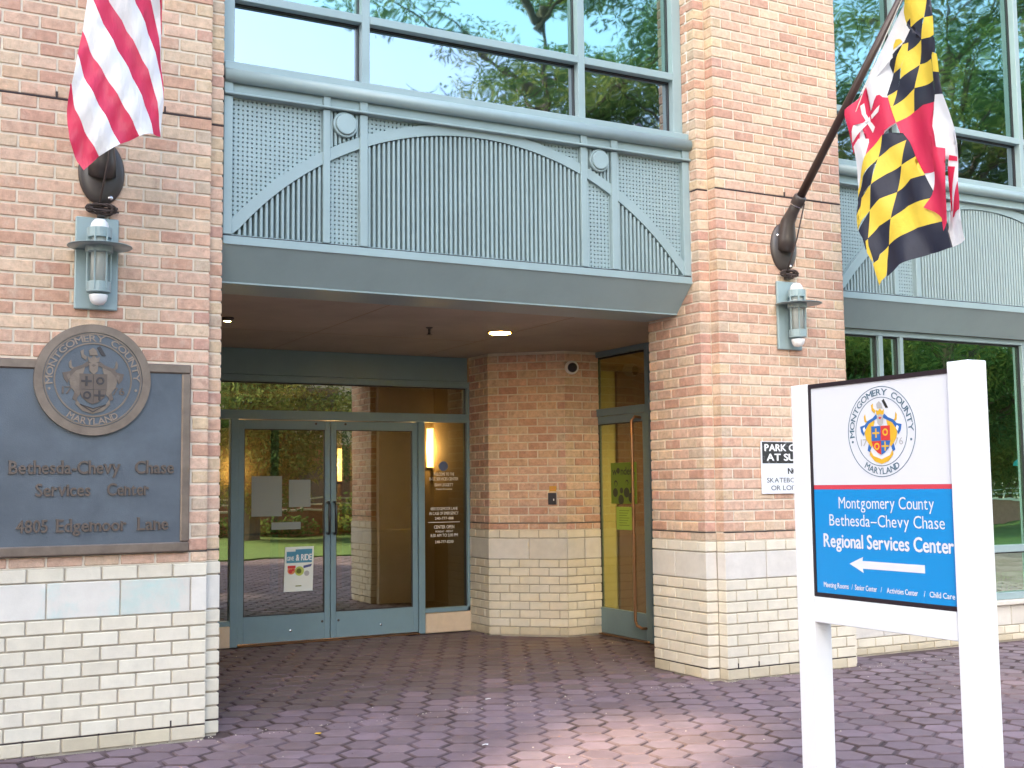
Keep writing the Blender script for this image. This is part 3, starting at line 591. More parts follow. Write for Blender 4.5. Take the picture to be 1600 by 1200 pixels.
for zj in (ZR+HR,):
    joint_strip(j, PA[1], (d.x, d.y), nn, ln, zj, .007); joint_strip(j, (3.69, 3.49), (0, 1), (-1, 0), .44, zj, .007); joint_strip(j, PA[2], (1, 0), (0, -1), .4, zj, .007)
j.build('soft_joint', M['sealant'], aw)
# low wall below the storefront windows
lw = thing('low_block_wall', (7, .5, 0), 'low cream block wall under the storefront windows right of the brick pier', 'low wall'); sp = []
XR0, XR1 = W+WP-.05, 9.3
for z0, z1, k2, ph in ((0, .062, 'cream', 0), (.062, .142, 'cream', 1), (.142, .33, 'stone', 0)):
    run(sp, (XR0, .45), (1, 0), (0, -1), XR1-XR0, k2, z0, z1, .2032, ph, .10)
lay(lw, sp); MB().box(XR0, XR1, .458, .62, -.02, .328).build('mortar', M['mortar_c'], lw)
MB().bbox(XR0, XR1, .40, .62, .332, .375, .006).build('sill', M['block'], lw).color = (.64, .60, .54, 1)

# ---------------------------------------------------------------- ornamental facade panel (one bay)
X0, X1 = .125, 3.832
def arc_z(x, r): return 1.735+math.sqrt(max(r*r-(x-1.98)**2, 0))
ROUT, RIN = 2.33, 2.255
def facade_panel(label):
    root = thing('facade_panel', (1.98, .2, 3.05), label, 'metal facade panel', 'ornamental metal panels over the openings')
    mt = M['metal']; zt, zb = 4.035, 3.12
    MB().bbox(X0, X1, .28, .33, 3.02, 4.24).build('backing_plate', mt, root)
    pil = [(X0, .185), (.797, .848), (1.06, 1.117), (2.826, 2.881), (3.098, 3.157), (3.765, X1)]
    for a, b in pil:
        p = MB(); p.bbox(a, b, .195, .28, 3.118, 4.032, .004); p.build('pilaster', mt, root)
        MB().bbox(a, b, .19, .24, 4.053, 4.142, .004).build('pilaster_cap', mt, root)
    MB().bbox(X0-.002, X1+.002, .165, .28, 4.036, 4.050, .004).build('ledge', mt, root)
    MB().bbox(X0, X1, .212, .28, 4.052, 4.15, .002).build('frieze', mt, root)
    MB().tube([(X0, .185, 4.165), (X1-.003, .185, 4.165)], .045, 20).build('half_round_rail', mt, root, smooth=True)
    s = MB(); s.bbox(X0, X1, .19, .33, 4.19, 4.262, .005); s.build('sill', mt, root)
    MB().bbox(X0, X1, .188, .30, 3.052, 3.107, .003).build('fascia', mt, root)
    MB().bbox(X0+.001, X1-.001, .20, .28, 3.108, 3.1165, .001).build('shadow_gap', M['gasket'], root)
    # sloping soffit
    s = MB(); y0, y1 = .20, .41
    s.add([(X0, y0, 3.052), (X1, y0, 3.052), (X1, y1, 2.836), (X0, y1, 2.836), (X0, y0+.12, 3.10), (X1, y0+.12, 3.10), (X1, y1+.05, 2.86), (X0, y1+.05, 2.86)], [(0, 3, 2, 1), (4, 5, 6, 7), (0, 1, 5, 4), (2, 3, 7, 6), (0, 4, 7, 3), (1, 2, 6, 5)])
    s.build('sloping_soffit', mt, root)
    # arc band in three bays
    bays = [(.185, .797), (.848, 1.06), (1.117, 2.826), (2.881, 3.098), (3.157, 3.765)]
    for a, b in bays:
        n = max(6, int((b-a)/.05)); m_ = MB(); vs = []
        for k in range(n+1):
            x = a+(b-a)*k/n
            for r_, y in ((RIN, .208), (ROUT, .208), (ROUT, .262), (RIN, .262)): vs.append((x, y, max(arc_z(x, r_), zb)))
        fs = []
        for k in range(n):
            for q in range(4): fs.append((4*k+q, 4*k+4+q, 4*k+4+(q+1) % 4, 4*k+(q+1) % 4))
        fs = [f[::-1] for f in fs]; fs += [(0, 1, 2, 3), (4*n+3, 4*n+2, 4*n+1, 4*n)]
        m_.add(vs, fs); m_.build('arc_band', mt, root)
    # ribs
    def rib(x, z0, z1):
        if z1-z0 < .015: return
        MB().bbox(x-.0098, x+.0098, .216, .279, z0, z1, .004).build('rib', mt, root)
    for a, b, n in ((.185, .797, 17), (1.117, 2.826, 47), (3.157, 3.765, 17)):
        for k in range(n):
            x = a+(b-a)*(k+.5)/n; rib(x, zb+.002, arc_z(x, RIN)-.003)
    for a, b in ((.848, 1.06), (2.881, 3.098)):
        for k in range(7): x = a+(b-a)*(k+.5)/7; rib(x, arc_z(x, ROUT)+.002, zt-.002)
    MB().bbox(X0, X1, .21, .28, 3.1175, 3.1225, .001).build('bottom_rail', mt, root)
    # perforated lattice above / below the arc
    lat = MB(); pt = .0305; bw = .0195
    def lattice(a, b, lo, hi):
        nx = round((b-a)/pt); px = (b-a)/nx
        for k in range(nx+1):
            x = a+k*px; z0, z1 = lo(min(max(x, a), b)), hi(x)
            if z1-z0 > .01: lat.box(max(x-bw/2, a), min(x+bw/2, b), .238, .262, z0, z1)
        z = zb
        while z < zt:
            # clip the row by the arc
            seg = None; xs = [a+(b-a)*i/60 for i in range(61)]
            for i, x in enumerate(xs+[None]):
                ok = x is not None and lo(x) < z < hi(x)
                if ok and seg is None: seg = x
                if not ok and seg is not None:
                    x2 = xs[i-1]
                    if x2-seg > .01: lat.box(seg, x2, .239, .2615, z-bw/2, z+bw/2)
                    seg = None
            z += pt
    top = lambda x: zt; bot = lambda x: zb
    for a, b in (bays[0], bays[4], bays[2]): lattice(a, b, lambda x: arc_z(x, ROUT)-.02, top)
    for a, b in (bays[1], bays[3]): lattice(a, b, bot, lambda x: arc_z(x, RIN)+.02)
    lat.build('lattice', mt, root, 'stuff')
    for x in (.954, 2.990):
        r_ = MB(); r_.lathe([(.088, 0), (.088, .02), (.084, .026), (.074, .026), (.071, .02)], (x, .215, 3.945), (0, -1, 0), 36); r_.build('roundel_ring', mt, root)
        r_ = MB(); r_.lathe([(.071, 0), (.071, .036), (.066, .041)], (x, .215, 3.945), (0, -1, 0), 36); r_.build('roundel', mt, root)
    MB().box(X1+.001, X1+.006, .19, .22, 3.06, 6.9).build('caulk_line', M['caulk'], root)
    return root
fp = facade_panel('blue grey metal panel with arch, ribs and two roundels directly above the entrance')
fp2 = copy_tree(fp, None, (5.235, 0, 0)); fp2['label'] = 'blue grey arched metal panel over the storefront windows, partly behind the checkered flag'

# ---------------------------------------------------------------- upper windows
def upper_window(dx, mull, x0, x1, label):
    root = thing('upper_window', (1.98+dx, .3, 4.26), label, 'window', 'reflective windows above the metal panels')
    mt = M['metal']; yf, yb = .27, .37; zt = 6.95
    def fr(a, b, z0, z1, nm): MB().bbox(a, b, yf, yb, z0, z1, .003).build(nm, mt, root)
    fr(x0, x0+.085, 4.264, zt, 'jamb'); fr(x1-.085, x1, 4.264, zt, 'jamb')
    xs = [x0+.085]+[v for m_ in mull for v in (m_-.03, m_+.03)]+[x1-.085]
    for m_ in mull: fr(m_-.03, m_+.03, 4.264, zt, 'mullion')
    for i in range(0, len(xs), 2):
        a, b = xs[i], xs[i+1]
        fr(a, b, 4.715, 4.772, 'transom_bar'); fr(a, b, zt-.06, zt, 'head_bar')
        MB().box(a+.001, b-.001, yf+.075, yf+.081, 4.265, 4.714).build('pane', M['g_low'], root)
        MB().box(a+.001, b-.001, yf+.075, yf+.081, 4.773, zt-.061).build('pane', M['g_up'], root)
        gk = MB()
        for z0, z1 in ((4.265, 4.714), (4.773, zt-.061)):
            gk.box(a, a+.008, yf+.06, yf+.074, z0, z1); gk.box(b-.008, b, yf+.06, yf+.074, z0, z1); gk.box(a+.008, b-.008, yf+.061, yf+.073, z1-.01, z1)
        gk.build('gasket', M['gasket'], root)
    return root
upper_window(0, (1.13, 2.89), X0, X1, 'tall reflective window above the entrance panel, mirroring sky and trees')
upper_window(5.2, (6.235, 7.86), W+WP+.07, 9.05, 'tall reflective window above the storefront, right of the brick pier, mirroring trees')

# ---------------------------------------------------------------- building mass behind (unseen sides close the rooms)
def struct(name, mb, m_, label=None): return tag(mb.build(name, m_), label, kind='structure')
struct('wall', MB().box(-1.1, 9.4, 1.6, 1.7, 2.95, 12), M['darkroom'])
struct('wall', MB().box(-1.4, 9.4, .45, 1.6, 3.0, 3.1), M['darkroom'])
struct('wall', MB().box(-12, LEFTX-.1, .06, .5, 0, 12), M['obrick'])
struct('wall', MB().box(LEFTX-.1, 9.4, .2, 1.0, 7.0, 12), M['obrick'])
struct('wall', MB().box(-.5, .0, .8, 9.6, -.02, 3.0), M['tan'])
struct('wall', MB().box(9.3, 12, .1, 9.6, -.02, 12), M['obrick'])
struct('wall', MB().box(-.5, 12, 9.5, 9.8, -.02, 3.0), M['tan'])
struct('ceiling', MB().box(0, 4.70, .835, 3.98, 2.842, 2.94), M['stucco'], 'brown stucco ceiling of the entrance recess')
for a_, b_, c_, d_ in ((1.55, 1.556, .84, 3.92), (3.15, 3.156, .84, 3.92), (.1, 1.549, 2.62, 2.626), (1.557, 3.149, 2.62, 2.626)): struct('ceiling_joint', MB().box(a_, b_, c_, d_, 2.8405, 2.845), M['tan'])
struct('beam_soffit', MB().box(.10, W-.10, .40, .834, 2.835, 2.94), M['metal'])
struct('ceiling', MB().box(0, 9.3, 3.985, 9.5, 2.80, 2.94), M['tan'])
struct('ceiling', MB().box(4.72, 9.3, .50, 3.98, 2.83, 2.94), M['tan'])
struct('floor', MB().box(0.0, 9.3, 3.96, 9.5, -.05, -.005), M['floorin'])
struct('floor', MB().box(4.71, 9.3, .62, 3.96, -.05, -.006), M['floorin'])
struct('wall', MB().box(3.78, 3.90, 4.0, 9.5, 0, 2.80), M['tan'])
struct('wall', MB().box(4.72, 5.73, 4.25, 4.35, 0, 2.8), M['yellow'])
struct('wall', MB().box(5.73, 9.2, 4.20, 4.36, 0, 2.8), M['brown'])
struct('wall', MB().box(3.905, 4.69, .81, .90, 0, 2.85), M['ocream'])
struct('wall', MB().box(4.72, 4.80, .82, 2.02, 0, 2.85), M['tan'])
struct('roof', MB().box(-1.1, 12, .3, 20, 12, 12.3), M['asphalt'])
# ---------------------------------------------------------------- entrance glazing wall and doors
YD = 3.93; md = M['metal_dk']
def pane(root, x0, x1, y, z0, z1, g, nm='pane', th=.008): return MB().box(x0, x1, y, y+th, z0, z1).build(nm, g, root)
ef = thing('entrance_frame', (2.2, YD, 0), 'grey metal entrance frame holding header panel, transom glass and sidelights around the double doors', 'door frame')
def fb(root, x0, x1, z0, z1, nm, y0=YD, y1=YD+.09, m_=None): return MB().bbox(x0, x1, y0, y1, z0, z1, .003).build(nm, m_ or md, root)
fb(ef, .10, 3.68, 2.585, 2.84, 'header_panel', YD+.012, YD+.10)
fb(ef, .10, 3.73, 2.52, 2.583, 'head_bar'); fb(ef, .10, 3.73, 2.155, 2.243, 'transom_bar')
fb(ef, 3.66, 3.73, 2.244, 2.519, 'jamb'); fb(ef, 3.66, 3.73, .205, 2.154, 'jamb')
fb(ef, 1.172, 1.245, 0, 2.154, 'door_post'); fb(ef, 3.108, 3.178, 0, 2.154, 'door_post')
fb(ef, .10, 1.171, .20, .245, 'bottom_bar'); fb(ef, 3.179, 3.73, .205, .25, 'bottom_bar')
pane(ef, .11, 3.659, YD+.05, 2.244, 2.519, M['g_door'], 'transom_pane')
pane(ef, .11, 1.171, YD+.05, .246, 2.154, M['g_door'], 'side_pane'); pane(ef, 3.179, 3.659, YD+.05, .251, 2.154, M['g_side'], 'side_pane')
for a, b in ((.10, 1.171), (3.179, 3.735)):
    o = MB().bbox(a, b, YD-.01, YD+.10, 0, .199, .005).build('sill_stone', M['block'], ef); o.color = (.60, .47, .34, 1)
g_ = MB(); g_.box(3.651, 3.659, YD+.03, YD+.049, .251, 2.154); g_.box(3.651, 3.659, YD+.03, YD+.049, 2.244, 2.519); g_.box(.11, 3.659, YD+.03, YD+.049, 2.508, 2.519); g_.build('gasket', M['gasket'], ef)
MB().bbox(1.246, 3.107, YD-.03, YD+.08, 0, .014, .003).build('threshold', M['copper'], ef)
# white lettering on the right sidelight
F = FRONT(0, YD+.048, 0)
for t_, z, wd, cap in (('WELCOME TO THE', 1.603, .235, .030), ('B-CC SERVICES CENTER', 1.553, .33, .030), ('ISIAH LEGGETT', 1.492, .21, .030), ('County Executive', 1.455, .185, .017),
                       ('4805 EDGEMOOR LANE', 1.245, .31, .030), ('IN CASE OF EMERGENCY', 1.197, .33, .030), ('240-777-8181', 1.147, .21, .027),
                       ('CENTER OPEN', 1.055, .23, .033), ('MONDAY - FRIDAY', 1.015, .20, .020), ('8:30 AM TO 5:00 PM', .97, .31, .031), ('240-777-8200', .905, .21, .027)):
    words(ef, M['decal'], 'window_lettering', [(t_, 3.415, z, cap, wd)], F, bold=.02, d=.001)
dc = MB()
dc.plate([(3.235, 1.117), (3.595, 1.117), (3.595, 1.124), (3.235, 1.124)], F, 0, .001)
dc.build('window_rule', M['decal'], ef)
dc = MB(); disc(dc, F, 3.41, 1.70, .052, 0, .001, 24); dc.build('window_emblem', M['decalblue'], ef)
def door(xa, xb, hinge_left, label):
    t = thing('glass_door', ((xa+xb)/2, YD, 0), label, 'glass door', 'double entrance doors'); s = .055
    for a, b, z0, z1, nm in ((xa, xa+s, .02, 2.148, 'stile'), (xb-s, xb, .02, 2.148, 'stile'), (xa+s+.0005, xb-s-.0005, 2.063, 2.148, 'top_rail'), (xa+s+.0005, xb-s-.0005, .02, .272, 'bottom_rail')):
        MB().bbox(a, b, YD+.02, YD+.065, z0, z1, .003).build(nm, md, t)
    pane(t, xa+s, xb-s, YD+.04, .273, 2.062, M['g_door'])
    gk = MB()
    for a, b, z0, z1 in ((xa+s, xa+s+.007, .273, 2.062), (xb-s-.007, xb-s, .273, 2.062), (xa+s+.007, xb-s-.007, 2.055, 2.062), (xa+s+.007, xb-s-.007, .273, .28)): gk.box(a, b, YD+.028, YD+.039, z0, z1)
    gk.build('gasket', M['gasket'], t)
    hx = xb-.03 if hinge_left else xa+.03
    MB().tube([(hx, YD+.03, 1.345), (hx, YD-.035, 1.345), (hx, YD-.05, 1.32), (hx, YD-.05, 1.06), (hx, YD-.035, 1.04), (hx, YD+.03, 1.04)], .013, 10).build('pull_handle', M['blackbar'], t, smooth=True)
    MB().tube([(xa+.05, YD+.09, 1.05), (xb-.05, YD+.09, 1.05)], .011, 8).build('push_bar', M['brass'], t)
    for x, z in ((hx-.05*(1 if hinge_left else -1), .19), ((xa+xb)/2+.06, .12), (hx-.12*(1 if hinge_left else -1), 2.12)):
        MB().lathe([(.012, 0), (.012, .006), (.006, .008)], (x, YD+.02, z), (0, -1, 0), 12).build('bolt', M['dkmetal'] if z != .12 else M['steel'], t)
    return t
door(1.248, 2.165, True, 'left leaf of the double glass doors, with the ride poster on its glass')
door(2.172, 3.105, False, 'right leaf of the double glass doors, glass without posters')
# ride poster and notices on the left leaf
def flat(root, mtl, pts, fr, d, nm, th=.0006): return MB().plate(pts, fr, d, th).build(nm, mtl, root)
def rect(x0, x1, z0, z1): return [(x0, z0), (x1, z0), (x1, z1), (x0, z1)]
t = thing('door_poster', (1.85, YD+.03, .5), 'white and teal poster reading & RIDE on the left glass door', 'poster')
F = (V(1.853, YD+.034, .705), V(.9995, 0, .01), V(.028, 0, .9995), V(0, -1, 0))
flat(t, M['paper'], rect(-.145, .145, -.215, .215), F, 0, 'sheet')
flat(t, M['pteal'], rect(-.128, .128, .06, .17), F, .001, 'banner'); flat(t, M['pteal'], rect(-.04, .128, .165, .19), F, .0012, 'banner')
words(t, M['white2'], 'lettering', [('GIVE', -.09, .085, .036, .07), ('& RIDE', .045, .082, .058, .158)], F, bold=.025, d=.003)
for mm, cx, cy, rr in (('porg', -.075, -.01, .04), ('plime', .005, -.02, .046), ('grey', .08, -.045, .026)):
    q = MB(); disc(q, F, cx, cy, rr, .001, .0006, 20); q.build('picture', M[mm], t)
q = MB(); disc(q, F, -.085, -.02, .02, .002, .0006, 12); disc(q, F, -.06, -.005, .013, .002, .0006, 12); q.build('picture', M['sred'], t)
q = MB(); disc(q, F, 0, -.02, .026, .002, .0006, 12); q.build('picture', M['leaf'], t)
flat(t, M['pnavy'], [(.045, .005), (.12, .02), (.13, .045), (.045, .03)], F, .001, 'picture'); flat(t, M['sred'], rect(-.115, -.035, .01, .035), F, .0015, 'picture')
MB().plate(rect(-.03, .03, -.168, -.158), F, .001, .0005).build('logo_bar', M['leaf'], t)
for (x0, x1, z0, z1, lb) in ((1.38, 1.68, 1.22, 1.607, 'largest of the sheets taped to the left glass door, nearest the door edge'), (1.75, 1.968, 1.305, 1.57, 'upright sheet taped to the left glass door, nearer the handles'), (1.578, 1.87, 1.09, 1.16, 'low wide strip of paper taped to the left glass door, just above the bar')):
    MB().box(x0, x1, YD+.0365, YD+.038, z0, z1).build('paper_notice', M['sheet'], None)
    tag(col.objects[-1], lb, 'paper notice', 'notices taped to the left glass door')
# inner vestibule doors
iv = thing('inner_door_frame', (2.2, 6.6, 0), 'second grey glazed door frame seen through the entrance doors', 'door frame')
for a, b, z0, z1, nm in ((.1, 3.77, 2.2, 2.3, 'head_bar'), (.55, .63, 0, 2.199, 'post'), (1.45, 1.53, 0, 2.199, 'post'), (2.35, 2.43, 0, 2.199, 'post'), (3.25, 3.33, 0, 2.199, 'post'), (.631, 1.449, 0, .26, 'bottom_rail'), (1.531, 2.349, 0, .26, 'bottom_rail'), (2.431, 3.249, 0, .26, 'bottom_rail')):
    MB().box(a, b, 6.55, 6.62, z0, z1).build(nm, md, iv)
for (x, y, z, lb, ax) in ((3.775, 5.1, 1.93, 'lit wall lamp on the inner wall, seen through the right sidelight', 0), (3.775, 8.1, 1.80, 'lit wall lamp deep inside, seen through the right door leaf', 0), (2.66, 9.48, 1.75, 'lit wall lamp on the back wall, seen through the left door leaf', 1)):
    s = thing('interior_wall_lamp', (x, y, z), lb, 'wall lamp', 'lit lamps inside the lobby')
    q = MB(); q.lathe([(.05, -.22), (.055, 0), (.05, .22)], (x, y, z), (0, 0, 1), 14); q.build('lamp_shade', M['lamp'], s)
    q = MB(); q.bbox(x-.07, x+.0, y-.03, y+.03, z-.26, z-.222); q.build('bracket', M['dkmetal'], s)
    ld = bpy.data.lights.new('lamp_bulb', 'POINT'); ld.energy = 4; ld.color = (1, .66, .3); ld.shadow_soft_size = .06
    lo = link('bulb', ld, s, (x-(.14 if ax == 0 else 0), y-(.14 if ax else 0), z))

# ---------------------------------------------------------------- side door (plane x = 4.70)
sdf = thing('side_door_frame', (4.70, 2.5, 0), 'grey frame with transom glass around the side door, at right of the angled brick wall', 'door frame')
def sb(root, y0, y1, z0, z1, nm, m_=None, x0=4.66, x1=4.75): return MB().bbox(x0, x1, y0, y1, z0, z1, .003).build(nm, m_ or md, root)
sb(sdf, 3.0, 3.085, 0, 2.84, 'jamb'); sb(sdf, 2.03, 2.09, 0, 2.84, 'jamb'); sb(sdf, 2.091, 2.999, 2.785, 2.84, 'head_bar'); sb(sdf, 2.091, 2.999, 2.18, 2.255, 'transom_bar')
MB().box(4.705, 4.712, 2.091, 2.999, 2.256, 2.784).build('transom_pane', M['g_side'], sdf)
q = MB(); q.box(4.69, 4.704, 2.98, 2.999, 2.256, 2.784); q.box(4.69, 4.704, 2.091, 2.98, 2.765, 2.784); q.build('gasket', M['gasket'], sdf)
MB().bbox(4.64, 4.76, 2.09, 3.0, 0, .012, .003).build('threshold', M['copper'], sdf)
q = MB().box(4.655, 4.70, 3.086, 3.10, 0, 2.84).build('caulk_line', M['caulk'], sdf)
sdo = thing('side_door', (4.70, 2.5, 0), 'single glass side door with a long copper coloured pull, right of the angled brick wall', 'glass door')
sb(sdo, 2.965, 2.998, .015, 2.175, 'stile', x0=4.675, x1=4.72); sb(sdo, 2.092, 2.16, .015, 2.175, 'stile', x0=4.675, x1=4.72)
sb(sdo, 2.161, 2.964, 2.10, 2.175, 'top_rail', x0=4.675, x1=4.72); sb(sdo, 2.161, 2.964, .015, .265, 'bottom_rail', x0=4.675, x1=4.72)
MB().box(4.695, 4.702, 2.161, 2.964, .266, 2.099).build('pane', M['g_side'], sdo)
q = MB(); q.box(4.682, 4.694, 2.95, 2.964, .266, 2.099); q.box(4.682, 4.694, 2.161, 2.95, 2.09, 2.099); q.build('gasket', M['gasket'], sdo)
hy = 2.215
MB().tube([(4.68, hy-.03, 2.13), (4.62, hy-.01, 2.14), (4.59, hy, 2.10), (4.59, hy, .20), (4.60, hy-.01, .155), (4.63, hy-.05, .13), (4.68, hy-.06, .13)], .014, 12).build('pull_handle', M['copper'], sdo, smooth=True)
SF = lambda y, z, x=4.694: (V(x, y, z), V(0, -1, 0), V(0, 0, 1), V(-1, 0, 0))
t = thing('wonders_poster', (4.69, 2.53, 1.5), 'dark green poster with the word wonders and children on the side door glass', 'poster'); F = SF(2.53, 1.50)
flat(t, M['green'], rect(-.23, .23, -.20, .205), F, 0, 'sheet')
q = MB(); text_mb(q, 'w  nders', F, -.0, .085, .075, .40, bold=.02, d=.002); disc(q, F, -.093, .125, .03, .001, .0006, 14); q.build('lettering', M['pdk'], t)
q = MB()
for cx, cy, r_ in ((-.14, .0, .032), (-.15, -.09, .045), (-.04, -.07, .03), (.06, .01, .026), (.05, -.09, .05), (.15, -.06, .032), (.13, -.14, .05), (-.05, -.16, .05)): disc(q, F, cx, cy, r_, .0008+abs(cx)*.001, .0006, 12)
q.build('picture', M['pdk'], t)
q = MB(); disc(q, F, -.14, -.006, .022, .0022, .0006, 12); disc(q, F, .058, .004, .018, .0022, .0006, 12); q.build('picture', M['green'], t)
t = thing('lime_notice', (4.69, 2.53, 1.16), 'bright lime paper notice taped below the green poster on the side door', 'paper notice'); F = SF(2.53, 1.16, 4.6935)
flat(t, M['lime'], rect(-.14, .14, -.115, .11), F, 0, 'sheet'); q = MB()
for k in range(7): q.plate(rect(-.09, .09-.02*(k % 3), .07-.024*k, .077-.024*k), F, .001, .0004)
q.build('lettering', M['green'], t)

# ---------------------------------------------------------------- ceiling fittings, camera, keypad
t = thing('downlight', (3.02, 1.92, 2.84), 'lit recessed downlight glowing gold in the entrance ceiling', 'downlight', 'recessed ceiling lights')
q = MB(); q.lathe([(.095, .004), (.115, .004), (.118, -.006), (.112, -.012), (.095, -.008)], (3.02, 1.92, 2.842), (0, 0, 1), 32); q.build('trim_ring', M['goldcan'], t)
q = MB(); q.lathe([(.0, .0), (.093, .0)], (3.02, 1.92, 2.826), (0, 0, -1), 32); q.build('lens', M['downl'], t)
def down_lamp(p, root, e, size=.09, ang=150):
    ld = bpy.data.lights.new('lamp_bulb', 'SPOT'); ld.energy = e; ld.color = (1, .74, .38); ld.spot_size = R(ang); ld.spot_blend = .8; ld.shadow_soft_size = size
    link('bulb', ld, root, p)
down_lamp((3.02, 1.92, 2.80), t, 7)
t = thing('ceiling_spotlight', (.585, 2.0, 2.84), 'tiny lit ceiling light beside the left brick pier edge', 'downlight', 'recessed ceiling lights')
q = MB(); q.lathe([(.05, 0), (.055, -.012), (.03, -.03)], (.625, 2.0, 2.842), (0, 0, 1), 18); q.build('trim_ring', M['dkmetal'], t)
q = MB(); q.lathe([(0, 0), (.028, 0)], (.625, 2.0, 2.811), (0, 0, -1), 14); q.build('lens', M['downl'], t)
down_lamp((.625, 2.0, 2.79), t, 3)
t = thing('room_ceiling_light', (6.5, 2.1, 2.8), 'lit ceiling panel inside the room behind the side door', 'ceiling light')
MB().box(6.3, 6.7, 1.9, 2.3, 2.80, 2.825).build('diffuser', M['downl'], t); down_lamp((6.5, 2.1, 2.74), t, 85, .05, 172)
t = thing('sprinkler', (2.33, 1.9, 2.84), 'small brown fire sprinkler head hanging from the entrance ceiling', 'sprinkler')
q = MB(); q.lathe([(.03, 0), (.03, -.006), (.012, -.012), (.01, -.04), (.016, -.05), (.004, -.06)], (2.33, 1.9, 2.841), (0, 0, 1), 14); q.build('body', M['dkmetal'], t)
q = MB(); q.lathe([(.004, 0), (.026, .001), (.026, .004), (.004, .004)], (2.33, 1.9, 2.776), (0, 0, 1), 14); q.build('deflector', M['dkmetal'], t)
pd = Vector((4.29-3.69, 2.955-3.49, 0)).normalized(); pn = Vector((pd.y, -pd.x, 0)); DP = lambda s_, z, o=0: Vector((3.69, 3.49, z))+pd*s_+pn*o
t = thing('security_camera', DP(.76, 2.68), 'round white dome security camera high on the angled brick wall', 'security camera')
c_ = Vector((4.36, 2.955, 2.675)); ax = Vector((-.35, -1, -.12)).normalized()
q = MB(); q.lathe([(.058, -.03), (.066, .02), (.070, .06), (.066, .085), (.058, .092)], c_, ax, 32); q.build('housing', M['dome'], t, smooth=True)
q = MB(); q.lathe([(.05, .09), (.046, .108), (.034, .122), (.016, .131), (0, .134)], c_, ax, 28); q.build('lens_dome', M['keypad'], t, smooth=True)
t = thing('keypad', DP(.66, 1.35), 'small black card reader at waist height on the angled brick wall', 'card reader')
fr_ = (DP(.66, 1.355), pd, V(0, 0, 1), pn)
MB().plate(rect(-.04, .04, -.058, .058), fr_, 0, .022).build('body', M['keypad'], t); MB().plate(rect(.012, .022, -.02, .0), fr_, .022, .002).build('indicator', M['white2'], t)
MB().plate(rect(.043, .047, -.06, .06), fr_, 0, .012).build('back_plate', M['grey'], t)
t = thing('amber_sticker', DP(.66, 1.47), 'small amber sticker on the brick wall above the card reader', 'sticker')
fr_ = (DP(.665, 1.455), pd, V(0, 0, 1), pn); MB().plate(rect(-.035, .035, -.025, .025), fr_, 0, .003).build('sheet', M['amber'], t)
for z_ in (.008, -.008): MB().plate(rect(-.024, .024, z_-.003, z_+.003), fr_, .003, .0005).build('print_bar', M['porg'], t)

# ---------------------------------------------------------------- wall sconces
def sconce(x, z0, label):
    t = thing('wall_sconce', (x, 0, z0), label, 'wall lamp', 'cylindrical wall sconces'); mt = M['metal']; zc = z0+.275; yc = -.115
    MB().bbox(x-.122, x+.122, -.03, -.004, z0, z0+.55, .006).build('back_plate', mt, t)
    q = MB(); q.lathe([(.047, -.15), (.047, .16)], (x, yc, zc), (0, 0, 1), 24); q.build('glass_tube', M['frost'], t, smooth=True)
    for s, z in ((1, zc+.19), (-1, zc-.20)):
        q = MB(); q.lathe([(.052, 0), (.052, .01*s), (.046, .035*s), (.03, .055*s), (0, .062*s)], (x, yc, z), (0, 0, 1), 24); q.build('globe_end', M['dome'], t, smooth=True)
    for z, h in ((zc+.165, .055), (zc-.155, .06)):
        q = MB(); q.lathe([(.060, -h/2), (.068, -h/2), (.068, h/2), (.060, h/2)], (x, yc, z), (0, 0, 1), 28); q.build('collar', mt, t)
        MB().box(x-.02, x+.02, -.06, -.025, z-.02, z+.02).build('bracket', mt, t)
    for k in range(4):
        a = math.pi*(k/3.0)+math.pi; px, py = x+.066*math.cos(a), yc+.066*math.sin(a)
        MB().bbox(px-.005, px+.005, py-.006, py+.006, zc-.17, zc+.19, .002).build('guard_rod', mt, t)
    q = MB(); q.lathe([(.056, 0), (.18, -.012), (.182, -.016), (.056, -.008)], (x, yc-.02, zc+.095), (0, 0, 1), 48); q.build('shade_disc', mt, t, smooth=True)
    q = MB(); q.lathe([(.058, .09), (.078, .085), (.078, .05), (.058, .045)], (x, yc, zc), (0, 0, 1), 28); q.build('collar', mt, t)
    return t
s1 = sconce(-.675, 2.545, 'blue grey tubular wall sconce above the bronze plaque on the left pier')
s2 = copy_tree(s1, None, (4.625+.675, 0, 0)); s2['label'] = 'blue grey tubular wall sconce on the right pier under the checkered flag pole'

